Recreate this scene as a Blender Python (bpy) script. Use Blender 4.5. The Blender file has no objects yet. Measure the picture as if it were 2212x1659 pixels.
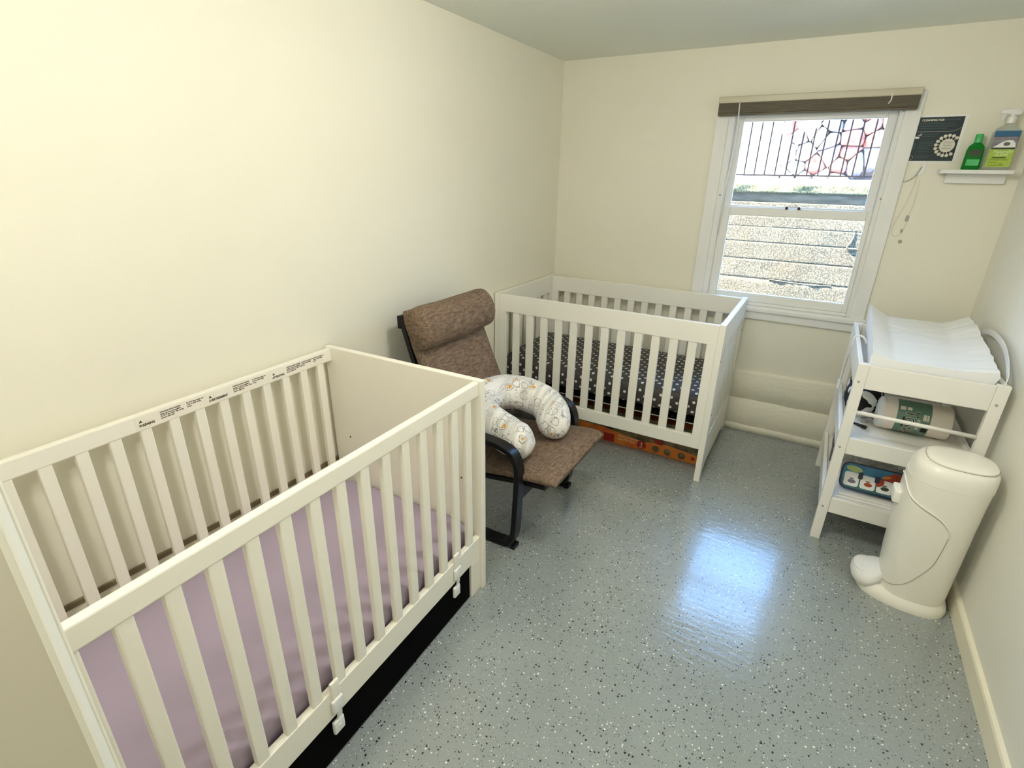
import bpy, bmesh, math, random
from mathutils import Vector, Matrix, noise
random.seed(7)
SC = bpy.context.scene
COL = SC.collection
PI = math.pi

# ------------------------------------------------------------------ materials
def mat(name, color, rough=0.5, metal=0.0, spec=0.5, coat=0.0):
    m = bpy.data.materials.new(name); m.use_nodes = True
    b = m.node_tree.nodes['Principled BSDF']
    b.inputs['Base Color'].default_value = (*color, 1)
    b.inputs['Roughness'].default_value = rough
    b.inputs['Metallic'].default_value = metal
    b.inputs['Specular IOR Level'].default_value = spec
    b.inputs['Coat Weight'].default_value = coat
    return m

def N(m, typ, **kw):
    n = m.node_tree.nodes.new(typ)
    for k, v in kw.items():
        if k.startswith('i_'):
            n.inputs[k[2:].replace('_', ' ')].default_value = v
        else:
            setattr(n, k, v)
    return n

def L(m, a, b): m.node_tree.links.new(a, b)
def bsdf(m): return m.node_tree.nodes['Principled BSDF']

def coords(m, scale=(1, 1, 1), rot=(0, 0, 0)):
    tc = N(m, 'ShaderNodeTexCoord'); mp = N(m, 'ShaderNodeMapping')
    mp.inputs['Scale'].default_value = scale; mp.inputs['Rotation'].default_value = rot
    L(m, tc.outputs['Object'], mp.inputs['Vector'])
    return mp.outputs['Vector']

def ramp(m, fac, stops, interp='LINEAR'):
    r = N(m, 'ShaderNodeValToRGB'); r.color_ramp.interpolation = interp
    e = r.color_ramp.elements
    while len(e) < len(stops): e.new(0.5)
    for el, (p, c) in zip(e, stops):
        el.position = p; el.color = (*c, 1) if len(c) == 3 else c
    L(m, fac, r.inputs['Fac'])
    return r.outputs['Color']

def mix(m, fac, a, b):
    x = N(m, 'ShaderNodeMix', data_type='RGBA')
    for s, v in ((x.inputs['Factor'], fac), (x.inputs['A'], a), (x.inputs['B'], b)):
        if isinstance(v, (int, float)): s.default_value = v
        elif isinstance(v, tuple): s.default_value = (*v, 1)
        else: L(m, v, s)
    return x.outputs['Result']

def math_(m, op, a, b=None):
    x = N(m, 'ShaderNodeMath', operation=op)
    for i, v in enumerate((a, b)):
        if v is None: continue
        if isinstance(v, (int, float)): x.inputs[i].default_value = v
        else: L(m, v, x.inputs[i])
    return x.outputs[0]

def bump(m, height, strength=0.3, dist=0.002):
    b = N(m, 'ShaderNodeBump'); b.inputs['Strength'].default_value = strength; b.inputs['Distance'].default_value = dist
    L(m, height, b.inputs['Height']); L(m, b.outputs['Normal'], bsdf(m).inputs['Normal'])

def noisy(name, c1, c2, scale, rough=0.6, bstr=0.2, bdist=0.001, stretch=(1, 1, 1), bscale=None, detail=4):
    m = mat(name, c1, rough)
    v = coords(m, stretch)
    n = N(m, 'ShaderNodeTexNoise'); n.inputs['Scale'].default_value = scale; n.inputs['Detail'].default_value = detail
    L(m, v, n.inputs['Vector'])
    L(m, ramp(m, n.outputs['Fac'], [(0.3, c1), (0.7, c2)]), bsdf(m).inputs['Base Color'])
    if bstr:
        n2 = N(m, 'ShaderNodeTexNoise'); n2.inputs['Scale'].default_value = bscale or scale * 3; n2.inputs['Detail'].default_value = 4
        L(m, v, n2.inputs['Vector']); bump(m, n2.outputs['Fac'], bstr, bdist)
    return m

WALLC1, WALLC2 = (0.79, 0.76, 0.645), (0.81, 0.785, 0.67)
M = {}
M['wall'] = noisy('wall_paint', WALLC1, WALLC2, 1.5, 0.55, 0.25, 0.0015, bscale=55)
M['wall_white'] = noisy('wall_paint_pale', (0.80, 0.79, 0.71), (0.82, 0.81, 0.74), 1.5, 0.5, 0.25, 0.0015, bscale=55)
M['ledge'] = noisy('painted_concrete', (0.80, 0.765, 0.63), (0.83, 0.80, 0.67), 4, 0.55, 0.6, 0.01, bscale=22)
M['ceiling'] = noisy('ceiling_paint', (0.78, 0.81, 0.75), (0.80, 0.83, 0.77), 1.2, 0.7, 0.2, 0.001, bscale=60)
M['trimwhite'] = noisy('trim_paint', (0.78, 0.78, 0.76), (0.82, 0.82, 0.80), 6, 0.35, 0.1, 0.0006)
M['basebrd'] = noisy('baseboard_paint', (0.82, 0.77, 0.62), (0.84, 0.80, 0.65), 5, 0.4, 0.1, 0.0006)
M['crib'] = noisy('crib_white_paint', (0.84, 0.81, 0.71), (0.86, 0.83, 0.74), 3, 0.38, 0.05, 0.0004)
M['crib2'] = noisy('crib_white_lacquer', (0.84, 0.82, 0.75), (0.86, 0.84, 0.77), 3, 0.35, 0.05, 0.0004)
M['tablewhite'] = noisy('table_white_paint', (0.84, 0.82, 0.76), (0.86, 0.84, 0.79), 3, 0.4, 0.05, 0.0004)
M['plastic'] = noisy('white_plastic', (0.86, 0.84, 0.76), (0.87, 0.85, 0.77), 2, 0.28, 0.04, 0.0003)
M['seam'] = mat('seam_grey', (0.35, 0.33, 0.28), 0.6)
M['clearplastic'] = noisy('translucent_white_plastic', (0.78, 0.78, 0.76), (0.82, 0.82, 0.8), 20, 0.3, 0)
M['black'] = noisy('black_lacquer', (0.004, 0.004, 0.005), (0.007, 0.007, 0.008), 12, 0.28, 0.08, 0.0003, stretch=(1, 8, 8))
bsdf(M['black']).inputs['Specular IOR Level'].default_value = 0.3
M['blackmat'] = noisy('black_fabric', (0.002, 0.002, 0.002), (0.0035, 0.0035, 0.0035), 80, 0.95, 0.2, 0.0005)
bsdf(M['blackmat']).inputs['Specular IOR Level'].default_value = 0.05
M['dark'] = mat('dark_hole', (0.03, 0.025, 0.02), 0.8)
M['hardware'] = mat('bronze_bolt', (0.30, 0.22, 0.14), 0.4, 0.6)
M['print'] = mat('dark_print', (0.06, 0.045, 0.03), 0.7)
M['labelpaper'] = noisy('label_paper', (0.83, 0.78, 0.68), (0.84, 0.80, 0.70), 10, 0.5, 0)
M['shadowbrown'] = noisy('brown_shadow_strip', (0.14, 0.11, 0.06), (0.2, 0.16, 0.09), 20, 0.7, 0.1)

def floor_mat():
    m = mat('epoxy_flake_floor', (0.26, 0.29, 0.28), 0.25)
    v = coords(m)
    big = N(m, 'ShaderNodeTexNoise'); big.inputs['Scale'].default_value = 2.2; big.inputs['Detail'].default_value = 3
    L(m, v, big.inputs['Vector'])
    base = ramp(m, big.outputs['Fac'], [(0.3, (0.265, 0.293, 0.288)), (0.7, (0.302, 0.332, 0.326))])
    warp = N(m, 'ShaderNodeTexNoise'); warp.inputs['Scale'].default_value = 90
    L(m, v, warp.inputs['Vector'])
    wv = N(m, 'ShaderNodeVectorMath', operation='MULTIPLY_ADD')
    L(m, warp.outputs['Color'], wv.inputs[0]); wv.inputs[1].default_value = (0.007,) * 3; L(m, v, wv.inputs[2])
    col = base
    for sc, thr, sel, cc in ((88, 0.24, 0.15, (0.012, 0.012, 0.014)), (95, 0.22, 0.10, (0.80, 0.80, 0.76)),
                             (170, 0.24, 0.12, (0.05, 0.05, 0.05)), (180, 0.22, 0.10, (0.55, 0.57, 0.55))):
        off = N(m, 'ShaderNodeVectorMath', operation='ADD'); off.inputs[1].default_value = (sc * 0.37, sc * 0.11, 0)
        L(m, wv.outputs[0], off.inputs[0])
        vo = N(m, 'ShaderNodeTexVoronoi', voronoi_dimensions='2D'); vo.inputs['Scale'].default_value = sc
        L(m, off.outputs[0], vo.inputs['Vector'])
        sepc = N(m, 'ShaderNodeSeparateColor'); L(m, vo.outputs['Color'], sepc.inputs[0])
        rad = math_(m, 'MULTIPLY', sepc.outputs[1], thr)
        near = math_(m, 'LESS_THAN', vo.outputs['Distance'], math_(m, 'ADD', rad, 0.06))
        pick = math_(m, 'LESS_THAN', sepc.outputs[0], sel)
        col = mix(m, math_(m, 'MULTIPLY', near, pick), col, cc)
    L(m, col, bsdf(m).inputs['Base Color'])
    rn = N(m, 'ShaderNodeTexNoise'); rn.inputs['Scale'].default_value = 5; L(m, v, rn.inputs['Vector'])
    L(m, ramp(m, rn.outputs['Fac'], [(0.3, (0.16,) * 3), (0.7, (0.24,) * 3)]), bsdf(m).inputs['Roughness'])
    wvn = N(m, 'ShaderNodeTexNoise'); wvn.inputs['Scale'].default_value = 26; wvn.inputs['Detail'].default_value = 3
    v2 = coords(m, (0.5, 1.8, 1), (0, 0, 0.5)); L(m, v2, wvn.inputs['Vector'])
    bump(m, wvn.outputs['Fac'], 0.35, 0.004)
    bsdf(m).inputs['Coat Weight'].default_value = 0.5
    bsdf(m).inputs['Coat Roughness'].default_value = 0.12
    return m
M['floor'] = floor_mat()

def weave(name, c1, c2, s=220):
    m = mat(name, c1, 0.9, spec=0.2)
    v1 = coords(m, (s * 0.12, s, s)); v2 = coords(m, (s, s * 0.12, s * 0.25))
    n1 = N(m, 'ShaderNodeTexNoise'); n1.inputs['Scale'].default_value = 1; n1.inputs['Detail'].default_value = 2; L(m, v1, n1.inputs['Vector'])
    n2 = N(m, 'ShaderNodeTexNoise'); n2.inputs['Scale'].default_value = 1; n2.inputs['Detail'].default_value = 2; L(m, v2, n2.inputs['Vector'])
    f = math_(m, 'MULTIPLY', math_(m, 'ADD', n1.outputs['Fac'], n2.outputs['Fac']), 0.5)
    L(m, ramp(m, f, [(0.36, c1), (0.64, c2)]), bsdf(m).inputs['Base Color'])
    bump(m, f, 0.4, 0.001)
    return m
M['brown'] = weave('brown_woven_fabric', (0.095, 0.064, 0.044), (0.265, 0.185, 0.128))

M['lavender'] = noisy('lavender_sheet', (0.365, 0.30, 0.395), (0.395, 0.325, 0.425), 3, 0.75, 0.15, 0.0006, bscale=300)

def dots_mat():
    m = mat('dotted_charcoal_sheet', (0.05, 0.045, 0.042), 0.6, spec=0.4)
    tc = N(m, 'ShaderNodeTexCoord'); sp = N(m, 'ShaderNodeSeparateXYZ'); L(m, tc.outputs['Object'], sp.inputs[0])
    yy = math_(m, 'SUBTRACT', sp.outputs['Y'], sp.outputs['Z'])
    a = math_(m, 'ADD', sp.outputs['X'], yy); b = math_(m, 'SUBTRACT', sp.outputs['X'], yy)
    cb = N(m, 'ShaderNodeCombineXYZ'); L(m, a, cb.inputs[0]); L(m, b, cb.inputs[1])
    vo = N(m, 'ShaderNodeTexVoronoi', voronoi_dimensions='2D'); vo.inputs['Scale'].default_value = 1 / 0.060
    vo.inputs['Randomness'].default_value = 0.12
    L(m, cb.outputs[0], vo.inputs['Vector'])
    f = math_(m, 'LESS_THAN', vo.outputs['Distance'], 0.19)
    L(m, mix(m, f, (0.050, 0.043, 0.040), (0.70, 0.70, 0.68)), bsdf(m).inputs['Base Color'])
    return m
M['dots'] = dots_mat()

def pillow_mat():
    m = mat('animal_doodle_cotton', (0.8, 0.77, 0.72), 0.8, spec=0.2)
    v = coords(m)
    wn = N(m, 'ShaderNodeTexNoise'); wn.inputs['Scale'].default_value = 28; L(m, v, wn.inputs['Vector'])
    wv = N(m, 'ShaderNodeVectorMath', operation='MULTIPLY_ADD'); wv.inputs[1].default_value = (0.030,) * 3
    L(m, wn.outputs['Color'], wv.inputs[0]); L(m, v, wv.inputs[2])
    st = N(m, 'ShaderNodeTexNoise'); st.inputs['Scale'].default_value = 1; L(m, coords(m, (45, 4, 6), (0, 0, 0.6)), st.inputs['Vector'])
    col = ramp(m, st.outputs['Fac'], [(0.42, (0.82, 0.80, 0.76)), (0.60, (0.62, 0.605, 0.57))])
    vo = N(m, 'ShaderNodeTexVoronoi'); vo.inputs['Scale'].default_value = 21; L(m, wv.outputs[0], vo.inputs['Vector'])
    sc = N(m, 'ShaderNodeSeparateColor'); L(m, vo.outputs['Color'], sc.inputs[0])
    ring = math_(m, 'LESS_THAN', math_(m, 'ABSOLUTE', math_(m, 'SUBTRACT', vo.outputs['Distance'], 0.42)), 0.028)
    lines = math_(m, 'MULTIPLY', ring, math_(m, 'LESS_THAN', sc.outputs[1], 0.8))
    col = mix(m, math_(m, 'MULTIPLY', lines, 0.75), col, (0.16, 0.155, 0.15))
    vo2 = N(m, 'ShaderNodeTexVoronoi'); vo2.inputs['Scale'].default_value = 34; L(m, wv.outputs[0], vo2.inputs['Vector'])
    s2 = N(m, 'ShaderNodeSeparateColor'); L(m, vo2.outputs['Color'], s2.inputs[0])
    r2 = math_(m, 'LESS_THAN', math_(m, 'ABSOLUTE', math_(m, 'SUBTRACT', vo2.outputs['Distance'], 0.36)), 0.035)
    col = mix(m, math_(m, 'MULTIPLY', math_(m, 'MULTIPLY', r2, math_(m, 'LESS_THAN', s2.outputs[0], 0.4)), 0.6), col, (0.2, 0.19, 0.18))
    blob = math_(m, 'MULTIPLY', math_(m, 'LESS_THAN', vo.outputs['Distance'], 0.26), math_(m, 'LESS_THAN', sc.outputs[0], 0.28))
    vd = N(m, 'ShaderNodeTexVoronoi'); vd.inputs['Scale'].default_value = 130; L(m, v, vd.inputs['Vector'])
    oc = mix(m, math_(m, 'LESS_THAN', vd.outputs['Distance'], 0.34), (0.62, 0.30, 0.08), (0.85, 0.75, 0.6))
    col = mix(m, blob, col, oc)
    blob2 = math_(m, 'MULTIPLY', math_(m, 'LESS_THAN', vo.outputs['Distance'], 0.36), math_(m, 'GREATER_THAN', sc.outputs[2], 0.80))
    col = mix(m, math_(m, 'MULTIPLY', blob2, 0.35), col, (0.50, 0.47, 0.36))
    L(m, col, bsdf(m).inputs['Base Color'])
    return m
M['pillow'] = pillow_mat()
M['vinyl'] = noisy('white_quilted_vinyl', (0.84, 0.85, 0.86), (0.87, 0.88, 0.89), 3, 0.42, 0.35, 0.006, stretch=(1, 2.5, 1), bscale=9)

def cow_mat():
    m = mat('black_white_cloth', (0.8, 0.8, 0.8), 0.8)
    n = N(m, 'ShaderNodeTexNoise'); n.inputs['Scale'].default_value = 13; n.inputs['Detail'].default_value = 1; L(m, coords(m), n.inputs['Vector'])
    L(m, ramp(m, n.outputs['Fac'], [(0.0, (0.006,) * 3), (0.54, (0.78,) * 3)], 'CONSTANT'), bsdf(m).inputs['Base Color'])
    return m
M['cow'] = cow_mat()
M['paper'] = noisy('paper_towel', (0.80, 0.72, 0.64), (0.84, 0.76, 0.68), 30, 0.9, 0.5, 0.001, bscale=120)
M['wrap'] = noisy('green_wrapper', (0.10, 0.21, 0.15), (0.16, 0.27, 0.20), 8, 0.35, 0)
M['ink'] = mat('black_ink', (0.006, 0.006, 0.007), 0.5)
M['cream'] = mat('cream_ink', (0.72, 0.68, 0.56), 0.6)
M['white'] = noisy('plain_white', (0.82, 0.82, 0.80), (0.85, 0.85, 0.83), 5, 0.5, 0)
M['whitecloth'] = noisy('white_cotton', (0.80, 0.79, 0.76), (0.85, 0.84, 0.82), 8, 0.85, 0.5, 0.003, bscale=30)
M['greystrap'] = noisy('grey_webbing', (0.10, 0.10, 0.10), (0.18, 0.18, 0.18), 40, 0.8, 0)
M['blindcream'] = noisy('blind_cream', (0.50, 0.46, 0.34), (0.54, 0.50, 0.37), 3, 0.4, 0, stretch=(1, 30, 30))
M['blindbrown'] = noisy('blind_brown_slats', (0.075, 0.06, 0.034), (0.14, 0.115, 0.07), 3, 0.55, 0.1, stretch=(3, 40, 60))
M['navy'] = noisy('dark_teal_print', (0.004, 0.014, 0.018), (0.006, 0.020, 0.026), 20, 0.45, 0)
M['tealink'] = mat('teal_ink', (0.012, 0.06, 0.065), 0.5)
M['faintink'] = mat('faint_ink', (0.03, 0.065, 0.075), 0.5)
M['greyink'] = mat('grey_ink', (0.35, 0.37, 0.36), 0.5)
M['lime'] = noisy('lime_label', (0.36, 0.50, 0.05), (0.42, 0.56, 0.09), 14, 0.4, 0)
M['limedark'] = mat('lime_dark_ink', (0.22, 0.34, 0.02), 0.5)
M['limepale'] = mat('lime_pale_ink', (0.62, 0.74, 0.35), 0.5)
M['blue'] = mat('blue_label', (0.02, 0.12, 0.25), 0.35)
M['purple'] = noisy('photo_print', (0.10, 0.05, 0.08), (0.35, 0.36, 0.38), 30, 0.4, 0)
M['greygreen'] = mat('grey_green_dot', (0.12, 0.14, 0.10), 0.5)
M['doorpaint'] = noisy('door_paint', (0.62, 0.585, 0.49), (0.65, 0.61, 0.52), 2, 0.42, 0.1, 0.0006)
M['doorwhite'] = noisy('door_edge_paint', (0.83, 0.84, 0.80), (0.86, 0.87, 0.84), 9, 0.4, 0.2, 0.001)

def tinted(name, color, rough=0.08):
    m = mat(name, color, rough)
    bsdf(m).inputs['Transmission Weight'].default_value = 0.75
    bsdf(m).inputs['IOR'].default_value = 1.3
    return m
M['greengel'] = tinted('green_soap', (0.01, 0.42, 0.05), 0.15)
M['greencap'] = noisy('green_cap', (0.06, 0.42, 0.12), (0.10, 0.52, 0.18), 10, 0.25, 0)
M['clear'] = tinted('clear_bottle', (0.86, 0.90, 0.86))
M['bag'] = tinted('clear_plastic_bag', (0.92, 0.92, 0.92), 0.12)
M['smoke'] = mat('dark_label', (0.03, 0.05, 0.02), 0.5)

def glass():
    m = bpy.data.materials.new('window_glass'); m.use_nodes = True
    nt = m.node_tree; nt.nodes.clear()
    o = nt.nodes.new('ShaderNodeOutputMaterial'); t = nt.nodes.new('ShaderNodeBsdfTransparent'); g = nt.nodes.new('ShaderNodeBsdfGlossy')
    g.inputs['Roughness'].default_value = 0.02
    t.inputs['Color'].default_value = (0.97, 0.98, 0.98, 1)
    mx = nt.nodes.new('ShaderNodeMixShader'); f = nt.nodes.new('ShaderNodeFresnel'); f.inputs['IOR'].default_value = 1.3
    nt.links.new(f.outputs[0], mx.inputs[0]); nt.links.new(t.outputs[0], mx.inputs[1]); nt.links.new(g.outputs[0], mx.inputs[2])
    nt.links.new(mx.outputs[0], o.inputs[0])
    return m
M['glass'] = glass()

# outdoors
def concrete():
    m = mat('cast_concrete', (0.5, 0.48, 0.42), 0.9)
    v = coords(m)
    n = N(m, 'ShaderNodeTexNoise'); n.inputs['Scale'].default_value = 95; n.inputs['Detail'].default_value = 6; n.inputs['Roughness'].default_value = 0.75
    L(m, v, n.inputs['Vector'])
    big = N(m, 'ShaderNodeTexNoise'); big.inputs['Scale'].default_value = 3; big.inputs['Detail'].default_value = 3; L(m, v, big.inputs['Vector'])
    c1 = ramp(m, n.outputs['Fac'], [(0.38, (0.030, 0.027, 0.020)), (0.50, (0.11, 0.10, 0.075)), (0.62, (0.30, 0.28, 0.22))])
    c2 = ramp(m, big.outputs['Fac'], [(0.35, (0.75, 0.66, 0.56)), (0.65, (0.86, 0.86, 0.80))])
    x = N(m, 'ShaderNodeMix', data_type='RGBA', blend_type='MULTIPLY'); x.inputs['Factor'].default_value = 0.8
    L(m, c1, x.inputs['A']); L(m, c2, x.inputs['B'])
    L(m, x.outputs['Result'], bsdf(m).inputs['Base Color'])
    bump(m, n.outputs['Fac'], 0.8, 0.02)
    return m
M['concrete'] = concrete()
M['darkband'] = noisy('shade_and_crack_concrete', (0.07, 0.06, 0.042), (0.14, 0.12, 0.09), 9, 0.9, 0.4, 0.01, stretch=(1, 1, 4))  # dark tone puts the shadow gap under the coping into the colour; cracks too
M['mulch'] = noisy('weedy_gravel', (0.035, 0.045, 0.012), (0.30, 0.29, 0.18), 70, 0.95, 0.9, 0.02, detail=6)
M['curb'] = noisy('pale_curb', (0.85, 0.85, 0.83), (0.9, 0.9, 0.88), 4, 0.9, 0.1)
M['whitewall'] = noisy('white_render', (0.90, 0.90, 0.88), (0.93, 0.93, 0.91), 3, 0.9, 0.1)
M['iron'] = noisy('black_iron', (0.006, 0.005, 0.006), (0.010, 0.008, 0.009), 30, 0.7, 0)
bsdf(M['iron']).inputs['Specular IOR Level'].default_value = 0.1
M['mortar'] = noisy('stone_joint', (0.06, 0.048, 0.046), (0.10, 0.08, 0.075), 20, 0.95, 0.5, 0.01)
STONES = [noisy('stone_lavender', (0.13, 0.085, 0.105), (0.30, 0.24, 0.25), 14, 0.9, 0.5, 0.01),
          noisy('stone_white', (0.22, 0.195, 0.17), (0.40, 0.37, 0.32), 10, 0.9, 0.5, 0.01),
          noisy('stone_blue', (0.075, 0.07, 0.085), (0.24, 0.23, 0.24), 14, 0.9, 0.5, 0.01),
          noisy('stone_red', (0.17, 0.03, 0.022), (0.32, 0.15, 0.12), 14, 0.9, 0.5, 0.01)]
M['earth'] = noisy('outside_ground', (0.30, 0.29, 0.25), (0.40, 0.39, 0.34), 6, 0.95, 0.3)
M['carton'] = noisy('orange_carton', (0.55, 0.10, 0.012), (0.66, 0.21, 0.02), 7, 0.4, 0)
M['cartonred'] = mat('carton_red', (0.28, 0.012, 0.008), 0.4)
M['cartonpic'] = noisy('carton_photo', (0.03, 0.022, 0.015), (0.22, 0.17, 0.07), 22, 0.4, 0)
M['cartontext'] = mat('carton_text', (0.80, 0.55, 0.35), 0.5)
M['toynavy'] = mat('toy_navy', (0.008, 0.02, 0.05), 0.35)
M['toyblue'] = noisy('toy_blue', (0.01, 0.10, 0.22), (0.05, 0.25, 0.45), 16, 0.35, 0)
M['toyteal'] = mat('toy_teal', (0.03, 0.14, 0.12), 0.35)
M['toyred'] = noisy('toy_red', (0.28, 0.015, 0.01), (0.40, 0.08, 0.01), 16, 0.35, 0)
M['toygreen'] = noisy('toy_green', (0.25, 0.30, 0.02), (0.45, 0.60, 0.25), 12, 0.35, 0)
M['toygrey'] = mat('toy_grey', (0.14, 0.13, 0.18), 0.4)
M['toyorange'] = mat('toy_orange', (0.55, 0.20, 0.02), 0.4)
M['lampglass'] = mat('lamp_glass', (0.9, 0.88, 0.82), 0.4)
bsdf(M['lampglass']).inputs['Emission Color'].default_value = (1, 0.93, 0.78, 1)
bsdf(M['lampglass']).inputs['Emission Strength'].default_value = 2.0

# ------------------------------------------------------------------ geometry helpers
def BM(): return bmesh.new()

def box(bm, x0, x1, y0, y1, z0, z1, bev=0.0, seg=1):
    x0, x1 = sorted((x0, x1)); y0, y1 = sorted((y0, y1)); z0, z1 = sorted((z0, z1))
    vs = [bm.verts.new((x, y, z)) for x in (x0, x1) for y in (y0, y1) for z in (z0, z1)]
    fs = [(0, 1, 3, 2), (4, 6, 7, 5), (0, 4, 5, 1), (2, 3, 7, 6), (0, 2, 6, 4), (1, 5, 7, 3)]
    faces = [bm.faces.new([vs[i] for i in f]) for f in fs]
    if bev > 0:
        es = list({e for f in faces for e in f.edges})
        bmesh.ops.bevel(bm, geom=es, offset=min(bev, 0.49 * min(x1 - x0, y1 - y0, z1 - z0)), segments=seg, affect='EDGES', profile=0.6)
    return bm

def loft(bm, rings, cap=True, closed=False):
    vr = [[bm.verts.new(p) for p in r] for r in rings]
    n = len(vr[0])
    pairs = list(zip(vr, vr[1:])) + ([(vr[-1], vr[0])] if closed else [])
    for a, b in pairs:
        for i in range(n):
            j = (i + 1) % n
            bm.faces.new((a[i], a[j], b[j], b[i]))
    if cap and not closed:
        for r in (vr[0], vr[-1]):
            try: bm.faces.new(r)
            except ValueError: pass
    bmesh.ops.recalc_face_normals(bm, faces=bm.faces)
    return bm

def frames(path, closed=False):
    P = [Vector(p) for p in path]; out = []
    n = len(P)
    for i in range(n):
        a = P[i - 1] if (i > 0 or closed) else P[i]
        b = P[(i + 1) % n] if (i < n - 1 or closed) else P[i]
        out.append((b - a).normalized())
    return P, out

def tube(bm, path, r, n=8, closed=False):
    P, T = frames(path, closed)
    up = Vector((0, 0, 1)) if abs(T[0].z) < 0.9 else Vector((1, 0, 0))
    u = (up - T[0] * up.dot(T[0])).normalized()
    rings = []
    for i, (p, t) in enumerate(zip(P, T)):
        u = (u - t * u.dot(t)).normalized(); w = t.cross(u)
        rr = r[i] if isinstance(r, (list, tuple)) else r
        rings.append([p + (u * math.cos(a) + w * math.sin(a)) * rr for a in [2 * PI * k / n for k in range(n)]])
    return loft(bm, rings, closed=closed)

def band(bm, path, ywid, thick, yc):
    """flat bent strip: path of (x, z), swept width along y"""
    P = [Vector((x, 0, z)) for x, z in path]
    rings = []
    for i, p in enumerate(P):
        a = P[max(i - 1, 0)]; b = P[min(i + 1, len(P) - 1)]
        t = (b - a).normalized(); nrm = Vector((-t.z, 0, t.x))
        h = ywid / 2; k = thick / 2; e = 0.003
        rings.append([Vector((p.x, yc, p.z)) + Vector((0, sy, 0)) + nrm * sn for sy, sn in
                      ((-h, -k + e), (-h + e, -k), (h - e, -k), (h, -k + e), (h, k - e), (h - e, k), (-h + e, k), (-h, k - e))])
    return loft(bm, rings)

def smoothpath(pts, n=8):
    """Catmull-Rom through the points"""
    P = [Vector(p) for p in pts]; out = []
    for i in range(len(P) - 1):
        p0 = P[max(i - 1, 0)]; p1 = P[i]; p2 = P[i + 1]; p3 = P[min(i + 2, len(P) - 1)]
        for k in range(n):
            t = k / n
            out.append(0.5 * ((2 * p1) + (-p0 + p2) * t + (2 * p0 - 5 * p1 + 4 * p2 - p3) * t * t + (-p0 + 3 * p1 - 3 * p2 + p3) * t ** 3))
    out.append(P[-1])
    return out

def sgn(x): return -1 if x < 0 else 1
def selli(a, b, n, e):
    """superellipse points"""
    out = []
    for k in range(n):
        t = 2 * PI * k / n; c, s = math.cos(t), math.sin(t)
        out.append((a * sgn(c) * abs(c) ** (2 / e), b * sgn(s) * abs(s) ** (2 / e)))
    return out

def disc(bm, c, r, axis='y', depth=0.001, n=20, ry=None):
    ry = ry or r
    rings = []
    for d in (0, depth):
        ring = []
        for k in range(n):
            a = 2 * PI * k / n; p, q = r * math.cos(a), ry * math.sin(a)
            ring.append(Vector(c) + (Vector((p, -d, q)) if axis == 'y' else Vector((d, p, q)) if axis == 'x' else Vector((p, q, d))))
        rings.append(ring)
    return loft(bm, rings)

def jitter(bm, amp, scale, seed=0.0, fn=None):
    for v in bm.verts:
        k = 1 if fn is None else fn(v.co)
        if k: v.co += noise.noise_vector(v.co * scale + Vector((seed, seed * 2, 0))) * amp * k
    return bm

def obj(name, bm, material, parent=None, smooth=False, world=True):
    """link one mesh object; vertices in world coordinates unless world is False"""
    if parent is not None and world:
        off = Vector((0, 0, 0)); q = parent
        while q is not None:
            off += Vector(q.location); q = q.parent
        bmesh.ops.translate(bm, verts=bm.verts, vec=-off)
    me = bpy.data.meshes.new(name); bm.to_mesh(me); bm.free()
    mats = material if isinstance(material, (list, tuple)) else [material]
    for k in mats: me.materials.append(k)
    if smooth:
        me.polygons.foreach_set('use_smooth', [True] * len(me.polygons))
        if smooth == 'auto':
            try: me.set_sharp_from_angle(angle=math.radians(40))
            except Exception: pass
    o = bpy.data.objects.new(name, me); COL.objects.link(o)
    if parent is not None: o.parent = parent
    return o

def tag(o, label, cat, group=None):
    o['label'] = label; o['category'] = cat
    if group: o['group'] = group
    return o

def thing(name, label, cat, loc=(0, 0, 0), rz=0, group=None):
    o = bpy.data.objects.new(name, None); COL.objects.link(o)
    o.empty_display_size = 0.05; o.location = loc; o.rotation_euler = (0, 0, rz)
    return tag(o, label, cat, group)

def struct(o): o['kind'] = 'structure'; return o

def text(name, s, size, m, parent, origin, xdir, ydir, align='LEFT', thick=0.0003, shear=0.0, world=True, bold=0.0, squash=1.0):
    cu = bpy.data.curves.new(name, 'FONT'); cu.body = s; cu.size = size; cu.align_x = align; cu.extrude = thick
    cu.shear = shear; cu.offset = bold; cu.resolution_u = 2
    t = bpy.data.objects.new(name, cu)
    COL.objects.link(t)
    bpy.context.view_layer.update()
    me = bpy.data.meshes.new_from_object(t.evaluated_get(bpy.context.evaluated_depsgraph_get()))
    bpy.data.objects.remove(t); bpy.data.curves.remove(cu)
    X = Vector(xdir).normalized(); Y = Vector(ydir).normalized(); Z = X.cross(Y)
    off = Vector((0, 0, 0))
    if world:
        q = parent
        while q is not None: off += Vector(q.location); q = q.parent
    mtx = Matrix.Translation(Vector(origin) - off) @ Matrix((X, Y, Z)).transposed().to_4x4() @ Matrix.Diagonal((squash, 1, 1, 1))
    me.transform(mtx); me.materials.clear(); me.materials.append(m); me.name = name
    o = bpy.data.objects.new(name, me); COL.objects.link(o); o.parent = parent
    return o

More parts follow.
